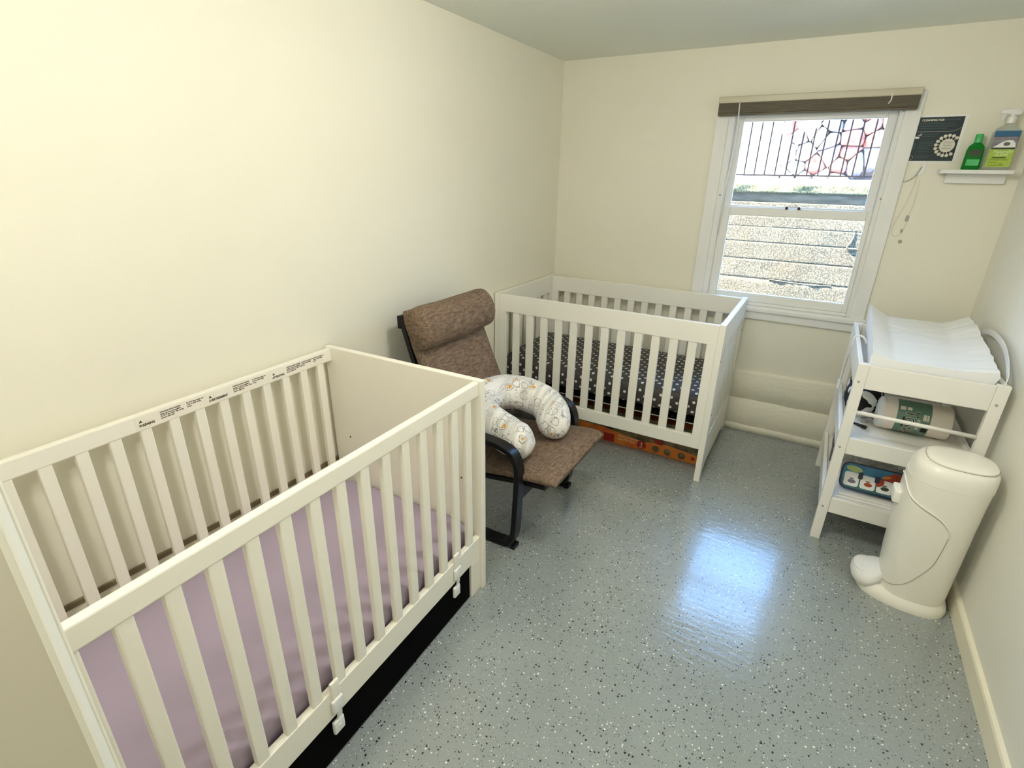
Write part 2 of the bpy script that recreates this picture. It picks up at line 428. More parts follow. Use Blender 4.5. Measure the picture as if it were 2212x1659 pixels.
# ------------------------------------------------------------------ camera
Rm = ((0.8621578101075371, 0.5063677330615133, 0.016602089769656523),
      (0.2044239958945026, -0.31770191721561536, -0.9258921760658994),
      (-0.4635674065042756, 0.8016590364435906, -0.3774229045980565))
cam = bpy.data.cameras.new('camera'); camo = bpy.data.objects.new('camera', cam); COL.objects.link(camo)
rx, dn, fw = (Vector(r) for r in Rm)
mw = Matrix((rx, -dn, -fw)).transposed().to_4x4(); mw.translation = (1.6789863, -3.5009750, 1.5748767)
camo.matrix_world = mw
cam.sensor_fit = 'HORIZONTAL'; cam.sensor_width = 36.0; cam.lens = 1116.4416 / 2212 * 36; cam.clip_start = 0.02
SC.camera = camo

# ------------------------------------------------------------------ room shell
H = 2.25; XR = 2.42; YF = -4.70
struct(obj('floor', box(BM(), -0.15, XR + 0.15, YF - 0.12, 0.16, -0.1, 0), M['floor']))
struct(obj('ceiling', box(BM(), -0.15, XR + 0.15, YF - 0.12, 0.16, H, H + 0.12), M['ceiling']))
struct(obj('wall_left', box(BM(), -0.15, 0, YF - 0.12, 0.16, 0, H), M['wall']))
struct(obj('wall_right', box(BM(), XR, XR + 0.15, YF - 0.12, 0.16, 0, H), M['wall_white']))
struct(obj('wall_front', box(BM(), 0, XR, YF - 0.12, YF, 0, H), M['wall']))
WX0, WX1, WZ0, WZ1 = 1.06, 1.915, 0.835, 1.93
b = BM()
box(b, 0, WX0, 0, 0.16, 0, H); box(b, WX1, XR, 0, 0.16, 0, H)
box(b, WX0, WX1, 0, 0.16, 0, WZ0); box(b, WX0, WX1, 0, 0.16, WZ1, H)
wb = struct(obj('wall_back', b, M['wall']))
# old concrete courses along the foot of the back wall
def course(y, z0, z1, slope, seed):
    rings = []
    n = 90
    for i in range(n + 1):
        x = XR * i / n
        d = noise.noise(Vector((x * 6, seed, 0))) * 0.004; d2 = noise.noise(Vector((x * 9, seed + 4, 0))) * 0.006
        zc = z1 + (0.043 if z1 > 0.3 else 0.012) * x / XR
        rings.append([Vector((x, 0.02, z0)), Vector((x, -y + d2 * 0.5, z0)), Vector((x, -y + d, (z0 + zc) / 2)),
                      Vector((x, -y + d * 0.5, zc - slope + d2)), Vector((x, -y * 0.55, zc - slope * 0.3 + d2)), Vector((x, 0.02, zc + d2 * 0.4))])
    return loft(BM(), rings)
struct(obj('trim_2', course(0.018, 0.20, 0.395, 0.022, 1.0), M['ledge'], smooth=True))
struct(obj('trim_3', course(0.030, 0.0, 0.222, 0.014, 5.0), M['ledge'], smooth=True))
struct(obj('trim_4', course(0.038, 0.0, 0.045, 0.012, 9.0), M['ledge'], smooth=True))
# baseboard on the right wall
rings = []
for y in (YF, -1.02):
    rings.append([(XR, y, 0), (XR - 0.014, y, 0), (XR - 0.014, y, 0.070), (XR - 0.011, y, 0.078), (XR, y, 0.084)])
struct(obj('baseboard_right', loft(BM(), [[Vector(p) for p in r] for r in rings]), M['basebrd']))
# brown strip painted in for the shadow line low on the left wall
struct(obj('shadow_strip', box(BM(), 0, 0.008, YF, -2.14, 0.375, 0.395, 0.002), M['shadowbrown']))

# ------------------------------------------------------------------ window
win = struct(thing('window_1', 'white double-hung window with bare concrete wall outside', 'window', ((WX0 + WX1) / 2, 0, WZ0)))
for nm, args in (('casing', (0.998, 1.068, -0.020, 0.0, 0.80, 1.985)), ('casing', (1.897, 1.967, -0.020, 0.0, 0.80, 1.985)),
                 ('casing', (1.068, 1.897, -0.020, 0.0, 1.90, 1.985))):
    obj(nm, box(BM(), *args, 0.006, 2), M['trimwhite'], win)
obj('sill', box(BM(), 0.985, 1.98, -0.040, 0.10, 0.806, 0.838, 0.008, 2), M['trimwhite'], win)
obj('apron', box(BM(), 1.000, 1.965, -0.022, 0.0, 0.757, 0.806, 0.006, 2), M['trimwhite'], win)
b = BM()
for x0, x1 in ((1.06, 1.100), (1.877, 1.915)): box(b, x0, x1, -0.004, 0.13, 0.838, 1.93, 0.004)
box(b, 1.10, 1.877, -0.004, 0.13, 1.905, 1.93, 0.004); box(b, 1.10, 1.877, 0.0, 0.13, 0.838, 0.855, 0.004)
obj('jamb', b, M['trimwhite'], win)
def sash(x0, x1, z0, z1, y, rails):
    l, r, bt, tp = rails
    b = BM()
    box(b, x0, l, y, y + 0.035, z0, z1, 0.004); box(b, r, x1, y, y + 0.035, z0, z1, 0.004)
    box(b, l, r, y, y + 0.035, z0, bt, 0.004); box(b, l, r, y, y + 0.035, tp, z1, 0.004)
    s = obj('sash', b, M['trimwhite'], win)
    obj('pane', box(BM(), l, r, y + 0.015, y + 0.019, bt, tp), M['glass'], s)
    return s
low = sash(1.10, 1.877, 0.855, 1.412, 0.012, (1.150, 1.852, 0.905, 1.364))
up = sash(1.10, 1.877, 1.385, 1.905, 0.052, (1.141, 1.834, 1.420, 1.872))
b = tube(BM(), smoothpath([(1.450, 0.02, 1.412), (1.455, 0.005, 1.421), (1.475, -0.004, 1.424), (1.50, -0.004, 1.424), (1.52, 0.005, 1.421), (1.525, 0.02, 1.412)], 4), 0.004, 8)
lk = obj('sash_lock', b, M['trimwhite'], win, True)
for x in (1.456, 1.519): obj('lock_screw', box(BM(), x - 0.007, x + 0.007, -0.003, 0.014, 1.408, 1.424, 0.003), M['ink'], lk)
for x, z in ((1.083, 1.475), (1.894, 1.482), (1.89, 1.90)): obj('tilt_latch', disc(BM(), (x, -0.004, z), 0.006, 'y', 0.003, 12), M['greyink'], win)

bl = thing('window_blind', 'raised brown slatted blind with cream headrail above the window', 'blind', (1.478, 0, 1.90))
obj('headrail', box(BM(), 1.008, 1.945, -0.070, -0.022, 1.958, 1.992, 0.005, 2), M['blindcream'], bl)
b = BM()
for k in range(12): box(b, 1.012, 1.941, -0.068, -0.024, 1.908 + k * 0.0042, 1.9114 + k * 0.0042)
obj('slat_stack', b, M['blindbrown'], bl)
obj('bottom_rail', box(BM(), 1.012, 1.941, -0.069, -0.023, 1.897, 1.9075, 0.003), M['blindbrown'], bl)
obj('tilt_wand', tube(BM(), [(1.122, -0.074, 1.956), (1.134, -0.076, 1.80), (1.117, -0.060, 1.55), (1.108, -0.03, 1.26)], 0.0035, 8), M['white'], bl, True)
obj('lift_cord', tube(BM(), [(1.822, -0.072, 1.975), (1.823, -0.073, 1.94), (1.815, -0.073, 1.925)], 0.003, 6), M['white'], bl, True)

# wall cable by the window
cb = smoothpath([(1.955, -0.004, 1.565), (1.985, -0.006, 1.572), (2.012, -0.010, 1.595), (2.030, -0.012, 1.64)], 6)
t_ = thing('wall_cable', 'thin pale cable looped on the wall right of the window below the dark notice', 'cable', (2.0, 0, 1.28))
obj('wire', tube(BM(), cb, 0.0022, 6), M['greyink'], t_, True)
lp = smoothpath([(2.022, -0.006, 1.60), (2.016, -0.006, 1.53), (2.002, -0.006, 1.44), (1.980, -0.006, 1.36), (1.982, -0.006, 1.315), (2.002, -0.006, 1.297), (2.022, -0.006, 1.312), (2.030, -0.006, 1.345), (2.030, -0.006, 1.39), (2.040, -0.006, 1.47), (2.036, -0.006, 1.58)], 8)
obj('wire', tube(BM(), lp, 0.0020, 6), M['labelpaper'], t_, True)
obj('wire_clip', box(BM(), 2.024, 2.038, -0.010, 0, 1.375, 1.405, 0.003), M['greyink'], t_)
obj('wire_clip', box(BM(), 2.018, 2.027, -0.010, 0, 1.317, 1.335, 0.003), M['seam'], t_)
obj('wire_anchor', disc(BM(), (2.030, -0.001, 1.272), 0.009, 'y', 0.004, 12), M['seam'], t_)
obj('adhesive_hook', loft(BM(), [[Vector((x, -d, z)) for x, z in ((2.012, 1.60), (2.046, 1.605), (2.044, 1.665), (2.030, 1.668))] for d in (0.0, 0.008)]), M['clearplastic'], t_)

# ------------------------------------------------------------------ door at the left edge of the view
ed = Vector((1.000, -3.3863, 0)); nd = Vector((0.629, 0.777, 0)).normalized(); ld = -nd
face = Vector((nd.y, -nd.x, 0))            # the room-side face looks at the camera
DW, DT, DH = 0.76, 0.024, 1.30
def dslab(s0, s1, t0, t1, z0, z1, bev=0.003):
    b = box(BM(), s0, s1, t0, t1, z0, z1, bev, 2)
    for v in b.verts:
        p = v.co.copy(); v.co = ed + ld * p.x - face * p.y + Vector((0, 0, p.z))
    bmesh.ops.recalc_face_normals(b, faces=b.faces)
    return b
dr = struct(thing('door_1', 'open off-white door with pale edge at the left of the view', 'door', tuple(ed)))
obj('door_leaf', dslab(0.004, DW, 0, DT, 0.008, DH), M['doorpaint'], dr)
obj('door_edge', dslab(0, 0.0045, -0.001, DT + 0.001, 0.008, DH, 0.002), M['doorwhite'], dr)
obj('edge_bead', dslab(-0.002, 0.006, -0.003, 0.004, 0.008, DH, 0.0015), M['plastic'], dr)
obj('edge_bead', dslab(-0.002, 0.006, DT - 0.003, DT + 0.002, 0.008, DH, 0.0015), M['plastic'], dr)
obj('door_moulding', dslab(0.105, 0.120, -0.006, 0.001, 0.25, 0.95), M['doorwhite'], dr)
obj('door_moulding', dslab(0.105, 0.66, -0.006, 0.001, 0.95, 0.965), M['doorwhite'], dr)

# ------------------------------------------------------------------ left crib (local frame: x away from wall, -y towards the camera)
CL, CW = 1.396, 0.752
cr = thing('crib', 'large white crib with solid end panels and lavender sheet along left wall', 'crib', (0.0141, -2.1267, 0), 0.0259)
def c_obj(nm, bm, m, par=cr, smooth=False): return obj(nm, bm, m, par, smooth, world=False)
for v0 in (-0.026, -CL):
    p = c_obj('end_panel', box(BM(), 0, CW, v0, v0 + 0.026, 0, 0.912, 0.003, 2), M['crib'])
    if v0 > -0.1:
        for u, z in ((0.09, 0.52), (0.66, 0.50)): c_obj('bolt_hole', disc(BM(), (u, v0 + 0.0005, z), 0.004, 'y', 0.001, 10), M['dark'], p)
        for z in (0.262, 0.278): c_obj('bolt', disc(BM(), (0.705, v0, z), 0.004, 'y', 0.004, 10), M['hardware'], p)
vin0, vin1 = -CL + 0.026, -0.026
for u0, u1, nm in ((0.717, 0.740, 'front'), (0.012, 0.034, 'back')):
    rl = c_obj('top_rail', box(BM(), u0, u1, vin0, vin1, 0.856, 0.907, 0.004, 2), M['crib'])
    c_obj('bottom_rail', box(BM(), u0, u1, vin0, vin1, 0.163, 0.257, 0.003, 2), M['crib'])
    for k in range(16):
        v = -0.0845 - 0.0820 * k
        c_obj('slat', box(BM(), u0 + 0.002, u1 - 0.002, v - 0.016, v + 0.016, 0.254, 0.858, 0.004, 2), M['crib'])
    for v in (-0.088, vin0): c_obj('leg', box(BM(), u0, u1, v, v + 0.062, 0, 0.163, 0.002), M['crib'])
    if nm == 'back':
        lab = c_obj('warning_label', box(BM(), u1 - 0.0005, u1 + 0.0006, -0.765, -0.065, 0.862, 0.900), M['labelpaper'], rl)
        lab['label'] = 'white paper warning label printed in small dark text'
        def lt(s, v, z, size, bold=0.0, sq=1.0):
            return text('label_text', s, size, M['print'], lab, (u1 + 0.0008, v, z), (0, 1, 0), (0, 0, 1), bold=bold, world=False, squash=sq)
        # local frame: the parent chain carries no offset of its own, so give coordinates directly
        for v, head in ((-0.757, 'WARNING'), (-0.545, 'AVERTISSEMENT'), (-0.305, 'ATTENTION')):
            lt(head, v, 0.869, 0.0105, 0.0004, 0.85)
            bb = BM(); pts = [(v + 0.001, 0.8815), (v + 0.011, 0.8815), (v + 0.006, 0.890)]
            loft(bb, [[Vector((u1 + d, a, z)) for a, z in pts] for d in (0.0004, 0.0011)])
            c_obj('warning_triangle', bb, M['print'], lab)
        body = ('STRANGULATION HAZARD\nStrings can cause strangulation.\nDo NOT place items with a string\naround a child neck.', 'Do NOT hang strings over\na crib or attach strings\nto toys.')
        for v, s in ((-0.695, body[0]), (-0.615, body[1]), (-0.458, body[0]), (-0.385, body[1]), (-0.242, body[0]), (-0.175, body[1]), (-0.12, body[1])):
            lt(s, v, 0.8905, 0.0062, 0.00015, 0.80)
c_obj('mattress_base', box(BM(), 0.040, 0.712, vin0 + 0.004, vin1 - 0.004, 0.172, 0.188), M['crib'])

# mattress with lavender sheet
mt = thing('crib_mattress', 'lavender fitted sheet over the mattress in the large left crib', 'mattress', (0.0141, -2.1267, 0), 0.0259)
rings = []
NV = 150
v_a, v_b = vin0 + 0.012, vin1 - 0.010
for i in range(NV + 1):
    f = i / NV; v = v_a + (v_b - v_a) * f
    d = min(v - v_a, v_b - v)
    k = 1 - max(0, 1 - d / 0.035) ** 3 * 0.10
    ring = []
    for (a, bz) in selli(0.333, 0.064, 72, 7):
        r_e = 1.0
        if d < 0.06: r_e = 1 - (1 - math.sqrt(max(0.0, 1 - (1 - d / 0.06) ** 2))) * 0.08
        uu = 0.372 + a * r_e; zz = 0.252 + bz * k
        ring.append(Vector((uu, v, zz)))
    rings.append(ring)
b = loft(BM(), rings)
for v in b.verts:
    fold = max(0.0, (v.co.x - 0.60) / 0.11); low_ = max(0.0, (0.312 - v.co.z) / 0.06)
    w = noise.noise(Vector((v.co.y * 22, v.co.z * 9, 3)))
    w2 = noise.noise(Vector((v.co.y * 9, v.co.x * 6, 8)))
    if fold > 0:
        v.co.x += 0.010 * w * min(1, fold) * min(1, low_ + 0.25)
        v.co.z += 0.009 * w2 * min(1, fold) * (1 if v.co.z > 0.25 else 0.2)
    if v.co.z > 0.28: v.co.z += 0.003 * noise.noise(Vector((v.co.x * 5, v.co.y * 4, 1)))
obj('fitted_sheet', b, M['lavender'], mt, True, world=False)

# black drawer under the left crib and its two latches
dwr = thing('storage_drawer', 'long black under-crib drawer beneath the lavender-sheeted crib', 'drawer', (0.0141, -2.1267, 0), 0.0259)
obj('drawer_box', box(BM(), 0.05, 0.718, vin0 + 0.066, -0.092, 0.006, 0.158, 0.004), M['blackmat'], dwr, False, False)
obj('drawer_front', box(BM(), 0.719, 0.733, vin0 + 0.064, -0.090, 0.004, 0.160, 0.003), M['blackmat'], dwr, False, False)
def latch(v, label):
    t = thing('safety_latch', label, 'latch', (0.0141, -2.1267, 0), 0.0259, 'child safety latches on the left crib')
    obj('latch_pad', box(BM(), 0.740, 0.751, v - 0.019, v + 0.019, 0.182, 0.230, 0.005, 3), M['clearplastic'], t, True, False)
    obj('latch_hook', box(BM(), 0.736, 0.7455, v - 0.013, v + 0.016, 0.228, 0.290, 0.004, 2), M['crib'], t, True, False)
    b = band(BM(), [(0.748, 0.195), (0.746, 0.165), (0.741, 0.142), (0.738, 0.125)], 0.017, 0.0025, v + 0.002)
    obj('latch_strap', b, M['clearplastic'], t, False, False)
    q = obj('latch_button', box(BM(), 0.733, 0.746, v - 0.021, v + 0.017, 0.098, 0.146, 0.006, 3), M['white'], t, True, False)
    obj('button_slot', box(BM(), 0.745, 0.7470, v - 0.008, v + 0.006, 0.117, 0.128, 0.002), M['clearplastic'], q, True, False)
latch(-0.188, 'white plastic safety latch on the crib bottom rail, closest to the armchair')
latch(-0.772, 'white plastic safety latch midway along the crib bottom rail, closer to camera')

# ------------------------------------------------------------------ back crib
X0, X1, Y0, Y1 = 0.008, 1.352, -0.838, -0.074
c2 = thing('crib', 'smaller white slatted crib under the window with dark dotted sheet', 'crib', (0.68, -0.456, 0))
W2 = M['crib2']
for y0, y1 in ((Y0, Y0 + 0.026), (Y1 - 0.026, Y1)):
    obj('top_rail', box(BM(), X0 + 0.0302, X1 - 0.0302, y0, y1, 0.789, 0.893, 0.003, 2), W2, c2)
    obj('bottom_rail', box(BM(), X0 + 0.0302, X1 - 0.0302, y0, y1, 0.196, 0.270, 0.003, 2), W2, c2)
    for x in (X0 + 0.0302, X1 - 0.0777): obj('stile', box(BM(), x, x + 0.0475, y0, y1, 0.268, 0.791, 0.002), W2, c2)
    for k in range(12):
        x = 0.155 + 0.0954 * k
        obj('slat', box(BM(), x - 0.0225, x + 0.0225, y0 + 0.004, y1 - 0.004, 0.267, 0.792, 0.004, 2), W2, c2)
def end_frame(x0, x1):
    obj('top_rail', box(BM(), x0 + 0.0005, x1 - 0.0005, Y0 + 0.0582, Y1 - 0.0582, 0.775, 0.8955, 0.003, 2), W2, c2)
    pts = [(Y0 + 0.0582, 0.262), (Y1 - 0.0582, 0.262), (Y1 - 0.0582, 0.045), (Y1 - 0.12, 0.066), (Y1 - 0.2, 0.07), (Y0 + 0.2, 0.07), (Y0 + 0.12, 0.066), (Y0 + 0.0582, 0.045)]
    b = loft(BM(), [[Vector((x, y, z)) for y, z in pts] for x in (x0 + 0.001, x1 - 0.001)])
    obj('bottom_rail', b, W2, c2)
    for y0, s in ((Y0, 1), (Y1, -1)):
        pts = [(y0 - s * 0.0006, 0.897), (y0 + s * 0.058, 0.897), (y0 + s * 0.058, 0.045), (y0 + s * 0.030, 0.0), (y0 - s * 0.0006, 0.0)]
        b = loft(BM(), [[Vector((x, y, z)) for y, z in pts] for x in (x0, x1)])
        l = obj('leg', b, W2, c2)
        for z in (0.70, 0.40): obj('bolt_hole', disc(BM(), (x1 if x0 > 0.5 else x1, y0 + s * 0.03, z), 0.005, 'x', 0.001, 10), M['dark'], l)
    n = 7
    for k in range(n):
        y = Y0 + 0.115 + (Y1 - Y0 - 0.23) * k / (n - 1)
        obj('slat', box(BM(), x0 + 0.006, x1 - 0.006, y - 0.021, y + 0.021, 0.258, 0.778, 0.003, 2), W2, c2)
end_frame(X1 - 0.030, X1); end_frame(X0, X0 + 0.030)
obj('mattress_base', box(BM(), X0 + 0.034, X1 - 0.034, Y0 + 0.03, Y1 - 0.03, 0.328, 0.342), M['blackmat'], c2)
obj('base_bar', tube(BM(), [(X0 + 0.04, Y0 + 0.034, 0.324), (X1 - 0.04, Y0 + 0.034, 0.324)], 0.004, 8), M['greyink'], c2)

m2 = thing('crib_mattress', 'charcoal fitted sheet with pale dots on mattress of crib under the window', 'mattress', (0.68, -0.456, 0.343))
rings = []
xa, xb = X0 + 0.036, X1 - 0.036
for i in range(81):
    x = xa + (xb - xa) * i / 80; d = min(x - xa, xb - x)
    k = 1 - (1 - math.sqrt(max(0.0, 1 - (1 - min(d, 0.03) / 0.03) ** 2))) * 0.12
    rings.append([Vector((x, -0.456 + a * k, 0.418 + c * k)) for a, c in selli(0.345, 0.0745, 56, 6)])
b = loft(BM(), rings)
jitter(b, 0.004, 7)
obj('fitted_sheet', b, M['dots'], m2, True)

# carton under the back crib
ct = thing('carton', 'flat orange and red printed cardboard box under the window crib', 'box', (0.80, -0.40, 0))
obj('carton_body', box(BM(), 0.33, 1.302, -0.660, -0.14, 0.0, 0.22, 0.003), M['carton'], ct)
yf = -0.6605
def cp(nm, x0, x1, z0, z1, m, y=yf): return obj(nm, box(BM(), x0, x1, y - 0.0008, y, z0, z1), m, ct)
pts = [(0.335, 0.105), (0.72, 0.095), (0.86, 0.074), (0.98, 0.060), (1.04, 0.072), (1.12, 0.078), (1.30, 0.058), (1.30, 0.219), (0.335, 0.219)]
obj('photo_print', loft(BM(), [[Vector((x, y, z)) for x, z in pts] for y in (yf - 0.0006, yf)]), M['cartonpic'], ct)
pts = [(1.03, 0.10), (1.10, 0.10), (1.09, 0.068), (1.05, 0.072)]
obj('red_patch', loft(BM(), [[Vector((x, y, z)) for x, z in pts] for y in (yf - 0.0010, yf)]), M['cartonred'], ct)
cp('red_patch', 0.72, 0.79, 0.006, 0.06, M['cartonred'])
disc_b = disc(BM(), (0.966, yf, 0.035), 0.029, 'y', 0.0012, 28)
rd = obj('red_badge', disc_b, M['cartonred'], ct)
text('badge_text', '3', 0.026, M['cartontext'], rd, (0.966, yf - 0.0014, 0.036), (1, 0, 0), (0, 0, 1), 'CENTER', bold=0.0006)
text('badge_text', 'play\nstations', 0.010, M['cartontext'], rd, (0.966, yf - 0.0014, 0.025), (1, 0, 0), (0, 0, 1), 'CENTER')
text('carton_text', 'Place-to-Grow\nEast Ply Gym', 0.021, M['cartontext'], ct, (0.815, yf - 0.0008, 0.055), (1, 0, 0), (0, 0, 1), bold=0.0003)
for x in (1.055, 1.125, 1.21, 1.275):
    obj('picture_badge', disc(BM(), (x, yf, 0.034), 0.022 if x < 1.26 else 0.012, 'y', 0.0011, 20), M['cartonpic'] if x < 1.26 else M['cartonred'], ct)

# ------------------------------------------------------------------ armchair
YC = -1.557
ch = thing('armchair', 'brown woven armchair with black bentwood frame facing right between the cribs', 'armchair', (0.45, YC, 0))
def cushion(path, halfw, thick, n=40, e=5, endr=0.6, wob=0.0):
    P = smoothpath([(x, 0, z) for x, z in path], 10)
    _, T = frames(P)
    lens = [0]
    for a, c in zip(P, P[1:]): lens.append(lens[-1] + (c - a).length)
    tot = lens[-1]; rings = []
    for p, t, s in zip(P, T, lens):
        nrm = Vector((-t.z, 0, t.x)); d = min(s, tot - s)
        k = 1.0
        if d < thick: k = endr + (1 - endr) * math.sqrt(max(0, 1 - (1 - d / thick) ** 2))
        kw = 1 - 0.02 * (1 - min(1, d / 0.05))
        rings.append([Vector((p.x, YC, p.z)) + Vector((0, a * kw, 0)) + nrm * c * k for a, c in selli(halfw, thick / 2, n, e)])
    b = loft(BM(), rings)
    if wob: jitter(b, wob, 9)
    return b
obj('seat_cushion', cushion([(0.930, 0.372), (0.90, 0.380), (0.80, 0.373), (0.65, 0.354), (0.50, 0.332), (0.40, 0.318)], 0.278, 0.070, e=3.2, endr=0.35, wob=0.003), M['brown'], ch, True)
obj('back_cushion', cushion([(0.40, 0.345), (0.365, 0.46), (0.315, 0.58), (0.262, 0.70), (0.212, 0.82), (0.172, 0.93), (0.150, 1.005)], 0.262, 0.062, wob=0.003), M['brown'], ch, True)
# head pillow: padded roll across the top
rings = []
for i in range(33):
    f = i / 32; y = YC - 0.004 - 0.266 + 0.532 * f; d = min(f, 1 - f) * 0.532
    k = 0.86 + 0.14 * math.sqrt(max(0, 1 - (1 - min(1, d / 0.03)) ** 2))
    sag = 0.004 * math.sin(f * 9)
    ring = []
    for a, c in selli(0.056, 0.096, 28, 3.0):
        px_, pz_ = a * k, c * k
        px_ += (0.020 if px_ > 0 else 0.0) * (1 - (c / 0.094) ** 2)
        th = 0.28
        ring.append(Vector((0.226 + px_ * math.cos(th) - pz_ * math.sin(th), y, 0.930 + sag + px_ * math.sin(th) + pz_ * math.cos(th))))
    rings.append(ring)
hb = loft(BM(), rings); jitter(hb, 0.003, 12)
obj('head_pillow', hb, M['brown'], ch, True)
side = [(0.06, 0.018), (0.30, 0.014), (0.55, 0.014), (0.68, 0.015), (0.728, 0.028), (0.748, 0.070), (0.755, 0.14), (0.760, 0.25), (0.764, 0.36), (0.760, 0.425), (0.735, 0.478), (0.685, 0.502), (0.60, 0.512), (0.45, 0.512), (0.30, 0.500), (0.16, 0.485)]
side = [(p.x, p.z) for p in smoothpath([(x, 0, z) for x, z in side], 5)]
for yc in (YC - 0.288, YC + 0.288):
    fr = obj('side_frame', band(BM(), side, 0.054, 0.026, yc), M['black'], ch, 'auto')
    obj('foot_glide', box(BM(), 0.735, 0.762, yc - 0.022, yc + 0.022, 0.0, 0.022, 0.004, 2), M['black'], fr)
    rail = smoothpath([(0.87, 0, 0.333), (0.75, 0, 0.322), (0.60, 0, 0.300), (0.45, 0, 0.283), (0.375, 0, 0.290), (0.328, 0, 0.36), (0.27, 0, 0.52), (0.20, 0, 0.70), (0.145, 0, 0.86), (0.112, 0, 0.972)], 6)
    ys = YC + (0.225 if yc > YC else -0.225)
    obj('seat_rail', band(BM(), [(p.x, p.z) for p in rail], 0.05, 0.024, ys), M['black'], ch, 'auto')
obj('crossbar', box(BM(), 0.722, 0.744, YC - 0.262, YC + 0.262, 0.215, 0.300, 0.004, 2), M['black'], ch)
obj('crossbar', box(BM(), 0.16, 0.18, YC - 0.262, YC + 0.262, 0.40, 0.47, 0.004, 2), M['black'], ch)
obj('crossbar', box(BM(), 0.095, 0.113, YC - 0.250, YC + 0.250, 0.915, 0.975, 0.004, 2), M['black'], ch)

# ------------------------------------------------------------------ nursing pillow on the seat
pw = thing('nursing_pillow', 'curved white nursing pillow with sketched animals lying on the brown armchair', 'pillow', (0.60, -1.58, 0.40))
ctrl = []
for k in range(13):
    th = math.radians(-10 + 284 * k / 12)
    back = 0.5 - 0.5 * math.cos(th + math.radians(25))
    ctrl.append((0.578 + 0.178 * math.cos(th), -1.545 + 0.168 * math.sin(th), 0.482 + 0.070 * back))
ctrl += [(0.645, -1.728, 0.487), (0.710, -1.738, 0.482), (0.770, -1.728, 0.480)]
P = smoothpath(ctrl, 9)
lens = [0]
for a, c in zip(P, P[1:]): lens.append(lens[-1] + (c - a).length)
tot = lens[-1]
pre = []
rad = []
for p, s in zip(P, lens):
    d = min(s, tot - s); f = s / tot
    r = 0.080 + 0.008 * math.sin(PI * f)
    rad.append(r * math.sqrt(max(0.04, 1 - (1 - min(1, d / 0.072)) ** 2)))
P = [p for p in P]
b = tube(BM(), P, rad, 28)
for v in b.verts:
    v.co += noise.noise_vector(v.co * 16) * 0.004
obj('pillow_cover', b, M['pillow'], pw, True)
obj('care_tag', box(BM(), 0.40, 0.44, -1.70, -1.672, 0.638, 0.648, 0.002), M['white'], pw)

# ------------------------------------------------------------------ changing table
TX0, TX1, TY0, TY1, TZ = 1.907, 2.391, -1.041, -0.257, 0.872
tb = thing('changing_table', 'white wooden two-shelf changing table in the right corner', 'table', ((TX0 + TX1) / 2, (TY0 + TY1) / 2, 0))
TW = M['tablewhite']
for x0 in (TX0, TX1 - 0.041):
    for y0 in (TY0, TY1 - 0.030):
        lg = obj('leg', box(BM(), x0, x0 + 0.041, y0, y0 + 0.030, 0, TZ, 0.003, 2), TW, tb)
        if y0 == TY0:
            for z in (0.795, 0.487, 0.178): obj('screw', disc(BM(), (x0 + 0.017, y0 - 0.0002, z), 0.005, 'y', 0.001, 12), M['greyink'], lg)
def rails(z0, z1, nm):
    for y in (TY0 + 0.003, TY1 - 0.021): obj(nm, box(BM(), TX0 + 0.0412, TX1 - 0.0412, y, y + 0.018, z0, z1, 0.003, 2), TW, tb)
    for x in (TX0 + 0.002, TX1 - 0.020): obj(nm, box(BM(), x, x + 0.018, TY0 + 0.0302, TY1 - 0.0302, z0, z1, 0.003, 2), TW, tb)
rails(0.766, 0.868, 'apron'); rails(0.459, 0.536, 'shelf_rail'); rails(0.152, 0.228, 'shelf_rail')
obj('tray', box(BM(), TX0 + 0.0202, TX1 - 0.0202, TY0 + 0.022, TY1 - 0.022, 0.785, 0.797), TW, tb)
SH1, SH2 = 0.512, 0.205
for z in (SH1, SH2): obj('shelf', box(BM(), TX0 + 0.0202, TX1 - 0.0202, TY0 + 0.022, TY1 - 0.022, z - 0.014, z), TW, tb)
obj('dowel', tube(BM(), [(TX0 + 0.041, TY0 + 0.012, 0.656), (TX1 - 0.041, TY0 + 0.012, 0.650)], 0.0085, 12), TW, tb, True)

# contoured pad
pd = thing('changing_pad', 'white vinyl contoured pad lying on top of the changing table', 'pad', (2.15, -0.64, 0.80))
rings = []
NYP = 60
for i in range(NYP + 1):
    f = i / NYP; y = -1.002 + (-0.268 + 1.002) * f
    zl = 0.800 + 0.052 * f; zv = 0.895 + 0.028 * f
    cL = 0.917 + 0.055 * min(1, f * 1.3); cR = 0.911 + 0.055 * min(1, f * 1.3)
    xl = 1.948 + 0.010 * f; xr = 2.352 + 0.012 * f
    top = []
    nt = 34
    for k in range(nt + 1):
        g = k / nt; x = xl + (xr - xl) * g
        sl = max(0, 1 - g / 0.20); sr = max(0, (g - 0.76) / 0.24)
        z = zv + (cL - zv) * sl ** 0.9 + (cR - zv) * sr ** 1.0
        wr = noise.noise(Vector((x * 7, y * 24, 0))) * 0.011 * (0.12 + sr * (1.2 - sr) * 2 + sl * 0.4)
        star = 0.0
        dx, dy = x - 2.12, y + 0.50
        rr = math.hypot(dx, dy); star = -0.006 * math.exp(-(rr / 0.04) ** 2) + 0.003 * math.cos(6 * math.atan2(dy, dx)) * math.exp(-(rr / 0.13) ** 2) * min(1, rr / 0.03)
        top.append(Vector((x, y, z + wr + star)))
    lip = 0.006
    ring = top + [Vector((xr + lip, y, cR - 0.02)), Vector((xr - 0.004, y, (zl + cR) / 2)), Vector((xr - 0.022, y, zl + 0.004)), Vector((xr - 0.04, y, zl)), Vector((xl + 0.04, y, zl)), Vector((xl + 0.006, y, zl + 0.004)), Vector((xl - 0.002, y, (zl + cL) / 2)), Vector((xl - lip * 0.5, y, cL - 0.02))]
    rings.append(ring)
b = loft(BM(), rings)
